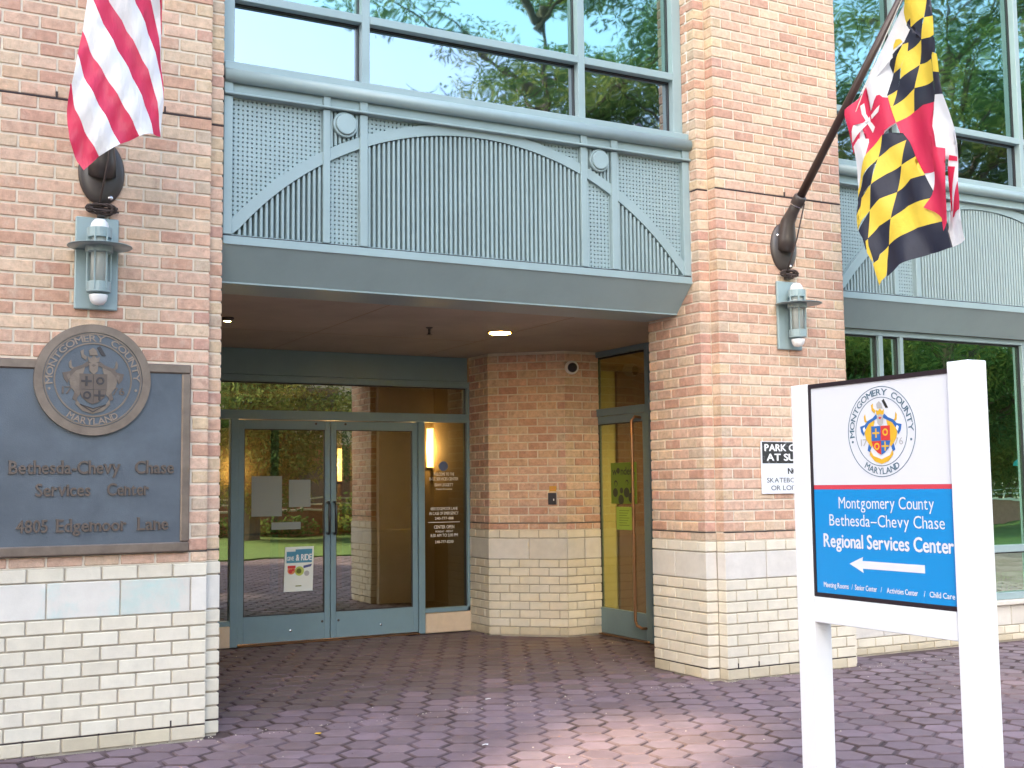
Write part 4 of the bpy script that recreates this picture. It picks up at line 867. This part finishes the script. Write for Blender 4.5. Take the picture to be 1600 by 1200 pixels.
# ---------------------------------------------------------------- flagpoles and rope coils
def flagpole(x, label):
    t = thing('flagpole', (x, 0, 3.45), label, 'flagpole', 'angled wall flagpoles'); d = Vector((0, -.677, .736)); b = Vector((x, 0, 3.50))
    n = 28; vs = []; fs = []
    prof = ((1, 0), (1, .012), (.93, .024), (.7, .034), (.3, .04), (0, .042))
    for s, h in prof:
        for k in range(n):
            a = 2*math.pi*k/n; vs.append((x+.132*s*math.cos(a), -h, 3.375+.198*s*math.sin(a)))
    for i in range(len(prof)-1):
        for k in range(n): fs.append((i*n+k, i*n+(k+1) % n, (i+1)*n+(k+1) % n, (i+1)*n+k))
    MB().add(vs, fs).build('wall_plate', M['dkmetal'], t, smooth=True)
    pts = [Vector((x, -.01, 3.36)), Vector((x, -.05, 3.44))]+[b+d*s for s in (.10, .2, .30)]
    MB().tube(pts, [.085, .075, .058, .046, .042], 18).build('socket', M['dkmetal'], t, smooth=True)
    q = MB(); q.lathe([(.040, -.04), (.052, -.035), (.052, .03), (.044, .04)], b+d*.30, d, 20); q.build('collar', M['dkmetal'], t, smooth=True)
    q = MB(); q.lathe([(.047, -.005), (.0535, -.004), (.0535, .004), (.047, .005)], b+d*.26, d, 20); q.build('collar_ring', M['steel'], t)
    MB().tube([b+d*.3, b+d*1.97], [.034, .027], 16).build('pole', M['pole'], t, smooth=True)
    for dx, dz in ((-.075, .09), (.05, -.155)):
        q = MB(); q.lathe([(.014, 0), (.014, .006), (.006, .012), (0, .013)], (x+dx, -.028, 3.375+dz), (0, -1, 0), 14); q.build('screw', M['steel'], t)
    MB().tube([b+d*.30+Vector((.03, -.03, -.03)), Vector((x+.015, -.15, 3.42)), Vector((x-.015, -.055, 3.17))], .006, 8).build('halyard', M['rope'], t, smooth=True)
    return t
f1 = flagpole(-.655, 'dark flagpole bracket on the left pier, mostly hidden by the striped flag')
f2 = copy_tree(f1, None, (4.60+.655, 0, 0)); f2['label'] = 'dark brown flagpole angled up from the right brick pier'
def coil(x, label):
    t = thing('rope_coil', (x, 0, 3.14), label, 'rope', 'dark ropes wound on wall cleats'); q = MB(); rnd = random.Random(3)
    for k in range(8):
        n = 26; pts = []; w_ = .075+rnd.uniform(-.012, .015); h_ = .020+rnd.uniform(-.006, .008); o = rnd.uniform(-.01, .01)
        for i in range(n+1):
            a = 2*math.pi*i/n; pts.append((x+w_*math.cos(a)+o, -.035-.012*math.sin(2*a+k)-.003*k, 3.145+h_*math.sin(a)+.01*math.sin(2*a+k*.9)+rnd.uniform(-.001, .001)))
        q.tube(pts, .0055, 6, cap=False)
    q.build('rope', M['rope'], t, smooth=True)
    MB().tube([(x-.095, -.04, 3.15), (x-.03, -.03, 3.142), (x+.03, -.03, 3.14), (x+.10, -.04, 3.135)], [.005, .010, .010, .005], 8).build('cleat', M['dkmetal'], t, smooth=True)
    MB().bbox(x-.022, x+.022, -.04, .0, 3.10, 3.125).build('cleat_base', M['dkmetal'], t)
    return t
c1 = coil(-.655, 'dark rope coil on a cleat between the left flag bracket and sconce')
c2 = copy_tree(c1, None, (4.62+.655, 0, .012)); c2['label'] = 'dark rope coil on a cleat between the right flag bracket and sconce'

# ---------------------------------------------------------------- flags
def fold(a, b, ph=0): return .035*math.sin(6.5*a+1.3*b+ph)+.02*math.sin(13*a-4*b+ph)+.012*math.sin(21*a+9*b)
t = thing('checkered_flag', (4.62, -1.2, 3.9), 'hanging flag in gold and black checks with red and white crosses, on the right pole', 'flag')
FM = {'Y': M['F_Y'], 'K': M['F_K'], 'R': M['F_R'], 'W': M['F_W']}; parts = {}
def md_x(a, b, lv): return 4.62+fold(a, b)-lv*.004-(.05*math.exp(-((a-1.66)/.08)**2) if lv >= 5 else 0)
mds = bmesh.new(); mats_ = ['Y', 'K', 'R', 'W']
for ci, (cc, lv, pts) in enumerate(MD_CLOTH):
    bm = bmesh.new(); vs = [bm.verts.new((0, a, b)) for a, b in pts]
    try: bm.faces.new(vs)
    except Exception: bm.free(); continue
    bmesh.ops.triangulate(bm, faces=bm.faces[:])
    for _ in range(4):
        es = [e for e in bm.edges if e.calc_length() > .045]
        if not es: break
        bmesh.ops.subdivide_edges(bm, edges=es, cuts=1); bmesh.ops.triangulate(bm, faces=bm.faces[:])
    me = bpy.data.meshes.new('t'); bm.to_mesh(me); bm.free()
    mb = parts.setdefault(cc, MB()); mb.add([(md_x(v.co.y, v.co.z, lv)-ci*.0005, -v.co.y, v.co.z) for v in me.vertices], [tuple(p.vertices) for p in me.polygons]); bpy.data.meshes.remove(me)
# upper hem out to the pole, above the frame
parts['W'].add([(4.625, -.86, 4.36), (4.625, -1.36, 4.93), (4.625, -1.42, 5.0), (4.625, -1.55, 4.9), (4.625, -1.3, 4.6)], [(0, 1, 2, 3, 4)])
for k_, nm in (('Y', 'gold_cloth'), ('K', 'black_cloth'), ('R', 'red_cloth'), ('W', 'white_cloth')): parts[k_].build(nm, FM[k_], t, smooth=True)
ps = Vector((4.62, 0, 3.50)); dd = Vector((0, -.677, .736))
MB().tube([ps+dd*1.12+Vector((-.03, .02, 0)), Vector((4.60, -.80, 4.28)), Vector((4.60, -.88, 4.20))], .006, 6).build('tie_cord', M['wrope'], t)
MB().tube([Vector((4.585, -.86, 4.23)), Vector((4.575, -1.1, 4.58)), Vector((4.58, -1.40, 4.97))], .004, 6).build('halyard', M['wrope'], t)
t = thing('striped_flag', (-.70, -1.1, 3.9), 'hanging red and white striped flag on the left pier above the sconce', 'flag')
rd, wh, bl = MB(), MB(), MB()
def us_y(x, z): return -1.08-.11*math.cos((x+.76)*5.2)-.02*math.sin(30*x+12*z)-.012*math.sin(55*x-18*z)-.03*math.sin(5*z+3*x)
for k in range(len(US_EDGES)-1):
    A, B = US_EDGES[k], US_EDGES[k+1]; n = len(A); mb = (wh if k % 2 else rd) if k < 9 else bl; vs = []; fs = []; mm = 4
    for i in range(n):
        for j in range(mm+1):
            f_ = j/mm; x = A[i][0]*(1-f_)+B[i][0]*f_; z = A[i][1]*(1-f_)+B[i][1]*f_; vs.append((x, us_y(x, z), z))
    for i in range(n-1):
        for j in range(mm): a_ = i*(mm+1)+j; fs.append((a_, a_+1, a_+mm+2, a_+mm+1))
    mb.add(vs, fs)
rd.build('red_stripes', M['F_R'], t, smooth=True); wh.build('white_stripes', M['F_W'], t, smooth=True)
MB().tube([(-.655, -1.02, 4.60), (-.70, -1.1, 4.62)], .006, 6).build('tie_cord', M['wrope'], t)

# ---------------------------------------------------------------- bronze plaque
t = thing('bronze_plaque', (-.69, -.03, 1.12), 'large bronze plaque with round county seal and raised address lettering on the left pier', 'plaque')
PX0, PX1, PZ0, PZ1 = -1.262, -.118, 1.115, 2.238
MB().bbox(PX0+.01, PX1-.01, -.032, -.012, PZ0+.01, PZ1-.01, .002).build('field', M['bronze_bg'], t)
for a, b, c, d in ((PX0, PX1, PZ0, PZ0+.058), (PX0, PX1, PZ1-.055, PZ1), (PX0, PX0+.053, PZ0+.0585, PZ1-.0555), (PX1-.053, PX1, PZ0+.0585, PZ1-.0555)):
    MB().bbox(a, b, -.046, -.002, c, d, .007).build('border', M['bronze'], t)
PC = V(-.685, -.05, 2.128)
q = MB(); disc(q, (PC, V(1, 0, 0), V(0, 0, 1), V(0, -1, 0)), 0, 0, .300, -.03, .032, 72); q.build('seal_disc', M['bronze_bg'], t)
q = MB(); ring(q, (PC, V(1, 0, 0), V(0, 0, 1), V(0, -1, 0)), .278, .325, -.04, .052, 96); q.build('seal_border', M['bronze'], t)
pal = {k: M['bronze_t'] for k in ('gold', 'blue', 'red', 'white', 'date')}; pal.update(line=M['bronze'], dark=M['bronze_d'], txt=M['bronze_l'])
pal['gold'] = M['bronze']; pal['white'] = M['bronze']; pal['red'] = M['bronze_t']; pal['blue'] = M['bronze_t']
seal(t, (PC+V(0, -.002, 0), V(1, 0, 0), V(0, 0, 1), V(0, -1, 0)), .285, pal, .006)
F = FRONT(0, -.032, 0)
words(t, M['bronze_t'], 'raised_letter', [('Bethesda-Chevy', -.825, 1.583, .072, .60), ('Chase', -.325, 1.583, .072, .222), ('Services', -.835, 1.455, .07, .295), ('Center', -.475, 1.455, .07, .235),
      ('4805', -.998, 1.25, .07, .165), ('Edgemoor', -.675, 1.25, .07, .385), ('Lane', -.330, 1.25, .07, .175)], F, each=True, ext=.07, bold=.02, serif=True, d=.005)

# ---------------------------------------------------------------- park closed sign
t = thing('park_sign', (4.62, -.01, 1.6), 'black and white PARK CLOSED AT SUNSET sign on the right pier behind the white post', 'notice sign')
MB().bbox(4.300, 4.93, -.018, -.008, 1.402, 1.812, .002).build('plate', M['vinyl'], t); F = FRONT(0, -.018, 0)
MB().plate(rect(4.310, 4.92, 1.640, 1.808), F, 0, .0012).build('black_band', mat('weathered_black', (.03, .03, .03), rough=.5, dirt=[((.45, .45, .45), 25, .55, .75, .6)]), t)
words(t, M['white2'], 'lettering', [('PARK CLOSED', 4.615, 1.737, .052, .56), ('AT SUNSET', 4.615, 1.662, .052, .52)], F, bold=.035, d=.002)
words(t, M['inkblack'], 'lettering', [('NO', 4.615, 1.557, .045, .10, dict(bold=.04)), ('SKATEBOARDING', 4.615, 1.49, .036, .53), ('OR LOITERING', 4.615, 1.43, .036, .45)], F, d=.001)

# ---------------------------------------------------------------- white post sign
t = thing('directional_sign', (1.93, -3.6, 0), 'white double post sign with seal, blue panel and left arrow in the right foreground', 'sign')
SX = 1.883; FN = -4.121; FF = -3.122
MB().bbox(SX, SX+.104, FN, FN+.104, -.02, 1.945, .004).build('post', M['white'], t); MB().bbox(SX, SX+.104, FF-.104, FF, -.02, 1.922, .004).build('post', M['white'], t)
MB().bbox(SX+.006, SX+.096, FN+.1045, FF-.1045, .873, .984, .003).build('cross_bar', M['white'], t)
MB().bbox(SX+.02, SX+.08, FN+.1045, FF-.1045, .985, 1.922, .002).build('panel_core', M['black'], t)
F = (V(SX+.02, 0, 0), V(0, -1, 0), V(0, 0, 1), V(-1, 0, 0))     # a = -y
ya, yb = 3.2275, 4.0155
fr2 = MB()
for a, b, c, d in ((ya, ya+.013, .986, 1.920), (ya+.0135, yb, .986, 1.003), (ya+.0135, yb, 1.902, 1.920)): fr2.plate(rect(a, b, c, d), F, 0, .012)
fr2.build('panel_frame', M['black'], t)
MB().plate(rect(ya+.014, yb, 1.4725, 1.9015), F, .001, .006).build('white_panel', M['vinyl'], t)
MB().plate(rect(ya+.014, yb, 1.0035, 1.4535), F, .001, .006).build('blue_panel', M['blue'], t)
MB().plate(rect(ya+.014, yb, 1.454, 1.472), F, .001, .006).build('red_band', M['red'], t)
words(t, M['vinyl'], 'lettering', [('Montgomery County', 3.655, 1.372, .049, .525), ('Bethesda\u2013Chevy Chase', 3.650, 1.297, .049, .635), ('Regional Services Center', 3.650, 1.205, .056, .712, dict(bold=.028)),
      ('Meeting Rooms', 3.36, 1.030, .0215, .150, dict(bold=.022)), ('/', 3.456, 1.030, .0215, .008), ('Senior Center', 3.535, 1.030, .0215, .125, dict(bold=.022)), ('/', 3.622, 1.030, .0215, .008),
      ('Activities Center', 3.735, 1.030, .0215, .165, dict(bold=.022)), ('/', 3.852, 1.030, .0215, .008), ('Child Care', 3.94, 1.030, .0215, .125, dict(bold=.022))], F, d=.0082)
MB().plate([(3.445, 1.138), (3.525, 1.170), (3.520, 1.153), (3.858, 1.153), (3.858, 1.121), (3.520, 1.121), (3.525, 1.104)], F, .0071, .001).build('arrow', M['vinyl'], t)
pal = dict(line=M['ink'], date=M['grey'], gold=M['gold'], blue=M['sblue'], red=M['sred'], white=M['white2'], grey=M['grey'], dark=M['inkblack'])
seal(t, (V(SX+.0125, -3.652, 1.692), V(0, -1, 0), V(0, 0, 1), V(-1, 0, 0)), .192, pal, 0)

# ---------------------------------------------------------------- storefront windows right of the pier
t = thing('storefront_window', (7.2, .5, .38), 'green tinted storefront windows in grey frames, right of the brick pier', 'window')
mt = M['metal']; yf, yb = .455, .545; xs0, xs1 = W+WP-.02, 9.05; z0, z1 = .378, 2.84
mul = [(6.075, 6.125), (6.335, 6.375), (7.955, 7.995)]
MB().bbox(xs0, xs1, yf, yb, 2.79, z1, .003).build('head_bar', mt, t); MB().bbox(xs0, xs1, yf, yb, z0, .44, .003).build('bottom_bar', mt, t)
edges = [xs0]+[v for m_ in mul for v in m_]+[xs1]
for a, b in mul: MB().bbox(a, b, yf, yb, .441, 2.789, .003).build('mullion', mt, t)
for i in range(0, len(edges), 2):
    a, b = edges[i], edges[i+1]; MB().bbox(a, b, yf+.001, yb, .815, .88, .003).build('transom_bar', mt, t)
    for c, d in ((.441, .814), (.881, 2.789)):
        MB().box(a+.001, b-.001, yf+.055, yf+.061, c, d).build('pane', M['g_rt'], t)
        q = MB(); q.box(a, a+.01, yf+.035, yf+.054, c, d); q.box(b-.01, b, yf+.035, yf+.054, c, d); q.box(a+.01, b-.01, yf+.036, yf+.053, d-.012, d); q.build('gasket', M['gasket'], t)
t = thing('toy_fence', (7.9, 1.1, 0), 'yellow green plastic picket fence inside the storefront window', 'toy fence')
for k in range(22): MB().bbox(7.2+.075*k, 7.245+.075*k, 1.1, 1.13, 0, .56, .01).build('picket', M['toy'], t)
for z in (.12, .42): MB().bbox(7.15, 8.9, 1.131, 1.15, z, z+.05).build('rail', M['toy'], t)

# ---------------------------------------------------------------- litter on the pavers
for (x, y, s, lb, mm) in ((2.03, .25, .02, 'white paper scrap on the dark paving inside the entrance', 'white2'), (1.35, -1.05, .016, 'small white scrap on the pavers right of the left pier corner', 'white2'), (1.42, -1.75, .02, 'white scrap on the front pavers near the bottom edge', 'white2'), (.62, -.25, .02, 'small tan leaf on the pavers near the left pier', 'gold')):
    q = MB(); n = 7; vs = [(x+s*(1+.4*random.random())*math.cos(2*math.pi*k/n), y+s*.7*math.sin(2*math.pi*k/n), .004+.006*random.random()) for k in range(n)]+[(x, y, .011)]
    q.add(vs, [(k, (k+1) % n, n) for k in range(n)]); tag(q.build('paper_scrap' if mm == 'white2' else 'fallen_leaf', M[mm]), lb, 'litter', 'bits of litter on the pavers')
# ================================================================ ACROSS THE PLAZA (seen in the glass)
lw_ = tag(MB().box(-4, 40, -21, -9.6, -.3, .02).build('lawn', M['lawn']), 'green lawn across the plaza', kind='structure')
t = thing('garden_wall', (11, -21, 0), 'long low brick garden wall with white railing across the lawn', 'garden wall')
MB().box(-2, 40, -21.4, -21.05, 0, .78).build('wall', M['obrick'], t); MB().box(-2, 40, -21.45, -21.0, .781, .84).build('coping', M['ocream'], t)
q = MB()
for z in (.98, 1.16): q.box(-2, 40, -21.24, -21.19, z, z+.05)
q.build('rail', M['rail'], t)
for k in range(21): MB().box(-2+2*k, -1.94+2*k, -21.25, -21.18, .841, 1.2).build('rail_post', M['rail'], t)
def leafcloud(mb, c, rx, ry, rz, n, s, rnd, droop=.4, wd=(.22, .45)):
    for _ in range(n):
        while True:
            p = Vector((rnd.uniform(-1, 1), rnd.uniform(-1, 1), rnd.uniform(-1, 1)))
            if .15 < p.length < 1: break
        p = Vector((c[0]+p.x*rx, c[1]+p.y*ry, c[2]+p.z*rz)); a = Vector((rnd.gauss(0, 1), rnd.gauss(0, 1), rnd.gauss(0, .5)-droop)).normalized()
        b = a.cross(Vector((rnd.gauss(0, 1), rnd.gauss(0, 1), rnd.gauss(0, 1)))).normalized(); l, w_ = s*rnd.uniform(.7, 1.5), s*rnd.uniform(*wd)
        mb.add([p, p+a*l*.5+b*w_, p+a*l, p+a*l*.5-b*w_], [(0, 1, 2, 3)])
def tree_mesh(seed, H, spread, z0):
    rnd = random.Random(seed); tr = MB(); cr = MB()
    tr.tube([(0, 0, 0), (.1, .05, z0*.6), (.0, .15, z0+1), (.2, 0, H*.75)], [.30, .24, .18, .05], 10)
    for k in range(24):
        h = z0+(H-z0)*rnd.uniform(.05, .95); a = rnd.uniform(0, 6.283); r_ = spread*(.45+.55*rnd.random())*math.sqrt(max(.12, 1-((h-z0)/(H-z0)-.45)**2*2.4))
        e = Vector((r_*math.cos(a), r_*math.sin(a), h)); m_ = Vector((e.x*.45, e.y*.45, h-rnd.uniform(.3, 1.2)))
        tr.tube([(0, 0, max(z0*.7, h-2.2)), m_, e], [.09, .05, .015], 6)
        leafcloud(cr, e, 1.7, 1.7, .6, 1150 if seed == 1 else 750, .16, rnd, .6, (.11, .24)); leafcloud(cr, m_, 1.3, 1.3, .5, 600, .15, rnd, .6, (.11, .24))
        for _ in range(3):
            e2 = e+Vector((rnd.uniform(-1.3, 1.3), rnd.uniform(-1.3, 1.3), rnd.uniform(-.8, .6))); tr.tube([m_, (m_+e2)/2+Vector((0, 0, .2)), e2], [.03, .02, .008], 5)
    return tr, cr
def tree(x, y, seed, H, sp, z0, label, rz=0, src=None):
    if src: t = copy_tree(src); t.location = (x, y, 0); t.rotation_euler = (0, 0, rz); t['label'] = label; return t
    t = thing('street_tree', (0, 0, 0), label, 'tree', 'trees across the lawn'); tr, cr = tree_mesh(seed, H, sp, z0)
    tr.build('trunk', M['bark'], t); cr.build('crown', M['leaf'], t); t.location = (x, y, 0); t.rotation_euler = (0, 0, rz); return t
A_ = tree(12.4, -17, 1, 18, 4.6, 5.2, 'tall tree across the lawn, mirrored in the window above the entrance')
B_ = tree(18.2, -16.4, 2, 19, 5.2, 4.2, 'spreading tree across the lawn, mirrored at the right edge of the window above the entrance')
tree(24.5, -15, 0, 0, 0, 0, 'tree across the lawn mirrored behind the flagpole', 1.3, A_); tree(30.5, -17, 0, 0, 0, 0, 'tree across the lawn mirrored right of the checkered flag', 2.4, B_)
tree(37.0, -18, 0, 0, 0, 0, 'farthest right tree across the lawn', 4.0, A_); tree(22, -23, 0, 0, 0, 0, 'tree behind the garden wall among the others', 5.1, B_)
tree(34, -24, 0, 0, 0, 0, 'tree behind the garden wall at far right', .6, B_)
C_ = tree(7.6, -18.5, 5, 6.2, 2.4, 1.9, 'small low tree across the lawn, mirrored in the left glass door')
tree(13.2, -19.3, 0, 0, 0, 0, 'small low tree across the lawn, mirrored in the right glass door', 2.0, C_); tree(26, -20, 0, 0, 0, 0, 'small low tree across the lawn, mirrored in the storefront', 3.0, C_)
tree(23, -18.2, 0, 0, 0, 0, 'small low tree across the lawn, left of the umbrella', 1.1, C_); tree(30.5, -19.5, 0, 0, 0, 0, 'small low tree across the lawn, right of the umbrella', 4.1, C_)
tree(34.5, -21.5, 0, 0, 0, 0, 'farthest small low tree across the lawn', 5.2, C_)
tree(20.5, -19.8, 0, 0, 0, 0, 'small low tree across the lawn between the two tall ones', .7, C_)
rnd = random.Random(5); q = MB()
for k in range(16): leafcloud(q, (2+1.3*k+rnd.uniform(-.4, .4), -20.4, .35), .7, .4, .35, 260, .12, rnd)
for k in range(10): leafcloud(q, (12.4+rnd.uniform(-1, 1), -19.6, .9), .8, .8, .7, 150, .14, rnd)
tag(q.build('hedge', M['leaf']), 'ragged hedge of low shrubs at the foot of the garden wall', 'hedge')
t = thing('apartment_building', (14, -30, 0), 'cream and brick apartment building with balconies across the lawn', 'building')
MB().box(-6, 40, -38, -29, 0, 3.2).build('ground_floor', M['obrick'], t); MB().box(-6, 40, -38, -29.02, 3.201, 9.2).build('upper_wall', M['ocream'], t); MB().box(-6.3, 40.3, -38.3, -28.7, 9.201, 9.6).build('roof_edge', M['ocream'], t)
for k in range(11):
    for f in range(3):
        x = -4+4.1*k; z = .9+3.0*f
        MB().box(x, x+1.6, -28.99, -28.93, z, z+1.5).build('window', M['owin'], t)
        if f and k % 2: 
            b = MB().box(x-.4, x+2.2, -28.92, -27.9, z-.35, z-.2).build('balcony', M['ocream'], t); r_ = MB()
            for i in range(22): r_.box(x-.38+.117*i, x-.355+.117*i, -27.95, -27.92, z-.199, z+.75)
            r_.box(x-.4, x+2.2, -27.97, -27.90, z+.751, z+.80); r_.build('railing', M['rail'], b)
t = thing('garden_umbrella', (27.5, -16.5, 0), 'turquoise garden umbrella mirrored in the storefront glass', 'umbrella')
MB().tube([(27.5, -13.5, 0), (27.5, -13.5, 2.5)], .03, 8).build('pole', M['rail'], t); q = MB(); q.lathe([(1.5, 1.95), (1.45, 2.05), (.0, 2.6)], (27.5, -13.5, 0), (0, 0, 1), 8); q.build('canopy', M['turq'], t)
# unseen slab added to shade the front; its two gaps let sun patches through
P2 = Vector((.61, -.79, 0)).normalized(); Q2 = Vector((.79, .61, 0)).normalized(); D0 = 22; TH = .5
def slab(mb, p0, p1, z0, z1):
    c = [Q2*(-D0-TH)+P2*p0, Q2*(-D0-TH)+P2*p1, Q2*(-D0)+P2*p1, Q2*(-D0)+P2*p0]
    mb.add([(v.x, v.y, z) for z in (z0, z1) for v in c], BOXF)
t = thing('shade_slab', (-17, -13, 0), 'unseen cream slab added beyond the left side of the plaza to shade the front', 'building')
te = math.tan(SUN_EL); q = MB()
h = lambda qq: (qq+D0)*te
SL = [(1.95, 3.0, -1.3, 2.05), (4.15, 4.60, 3.5, 4.35)]
xs_ = [-9, SL[0][0], SL[0][1], SL[1][0], SL[1][1], 9.2]
slab(q, xs_[0], xs_[1], 0, 30); slab(q, xs_[2]+.0, xs_[3], 0, 30); slab(q, xs_[4], xs_[5], 0, 30)
for a, b, q0, q1 in SL: slab(q, a, b, 0, h(q0)); slab(q, a, b, h(q1), 30)
q.build('wall', M['ocream'], t)
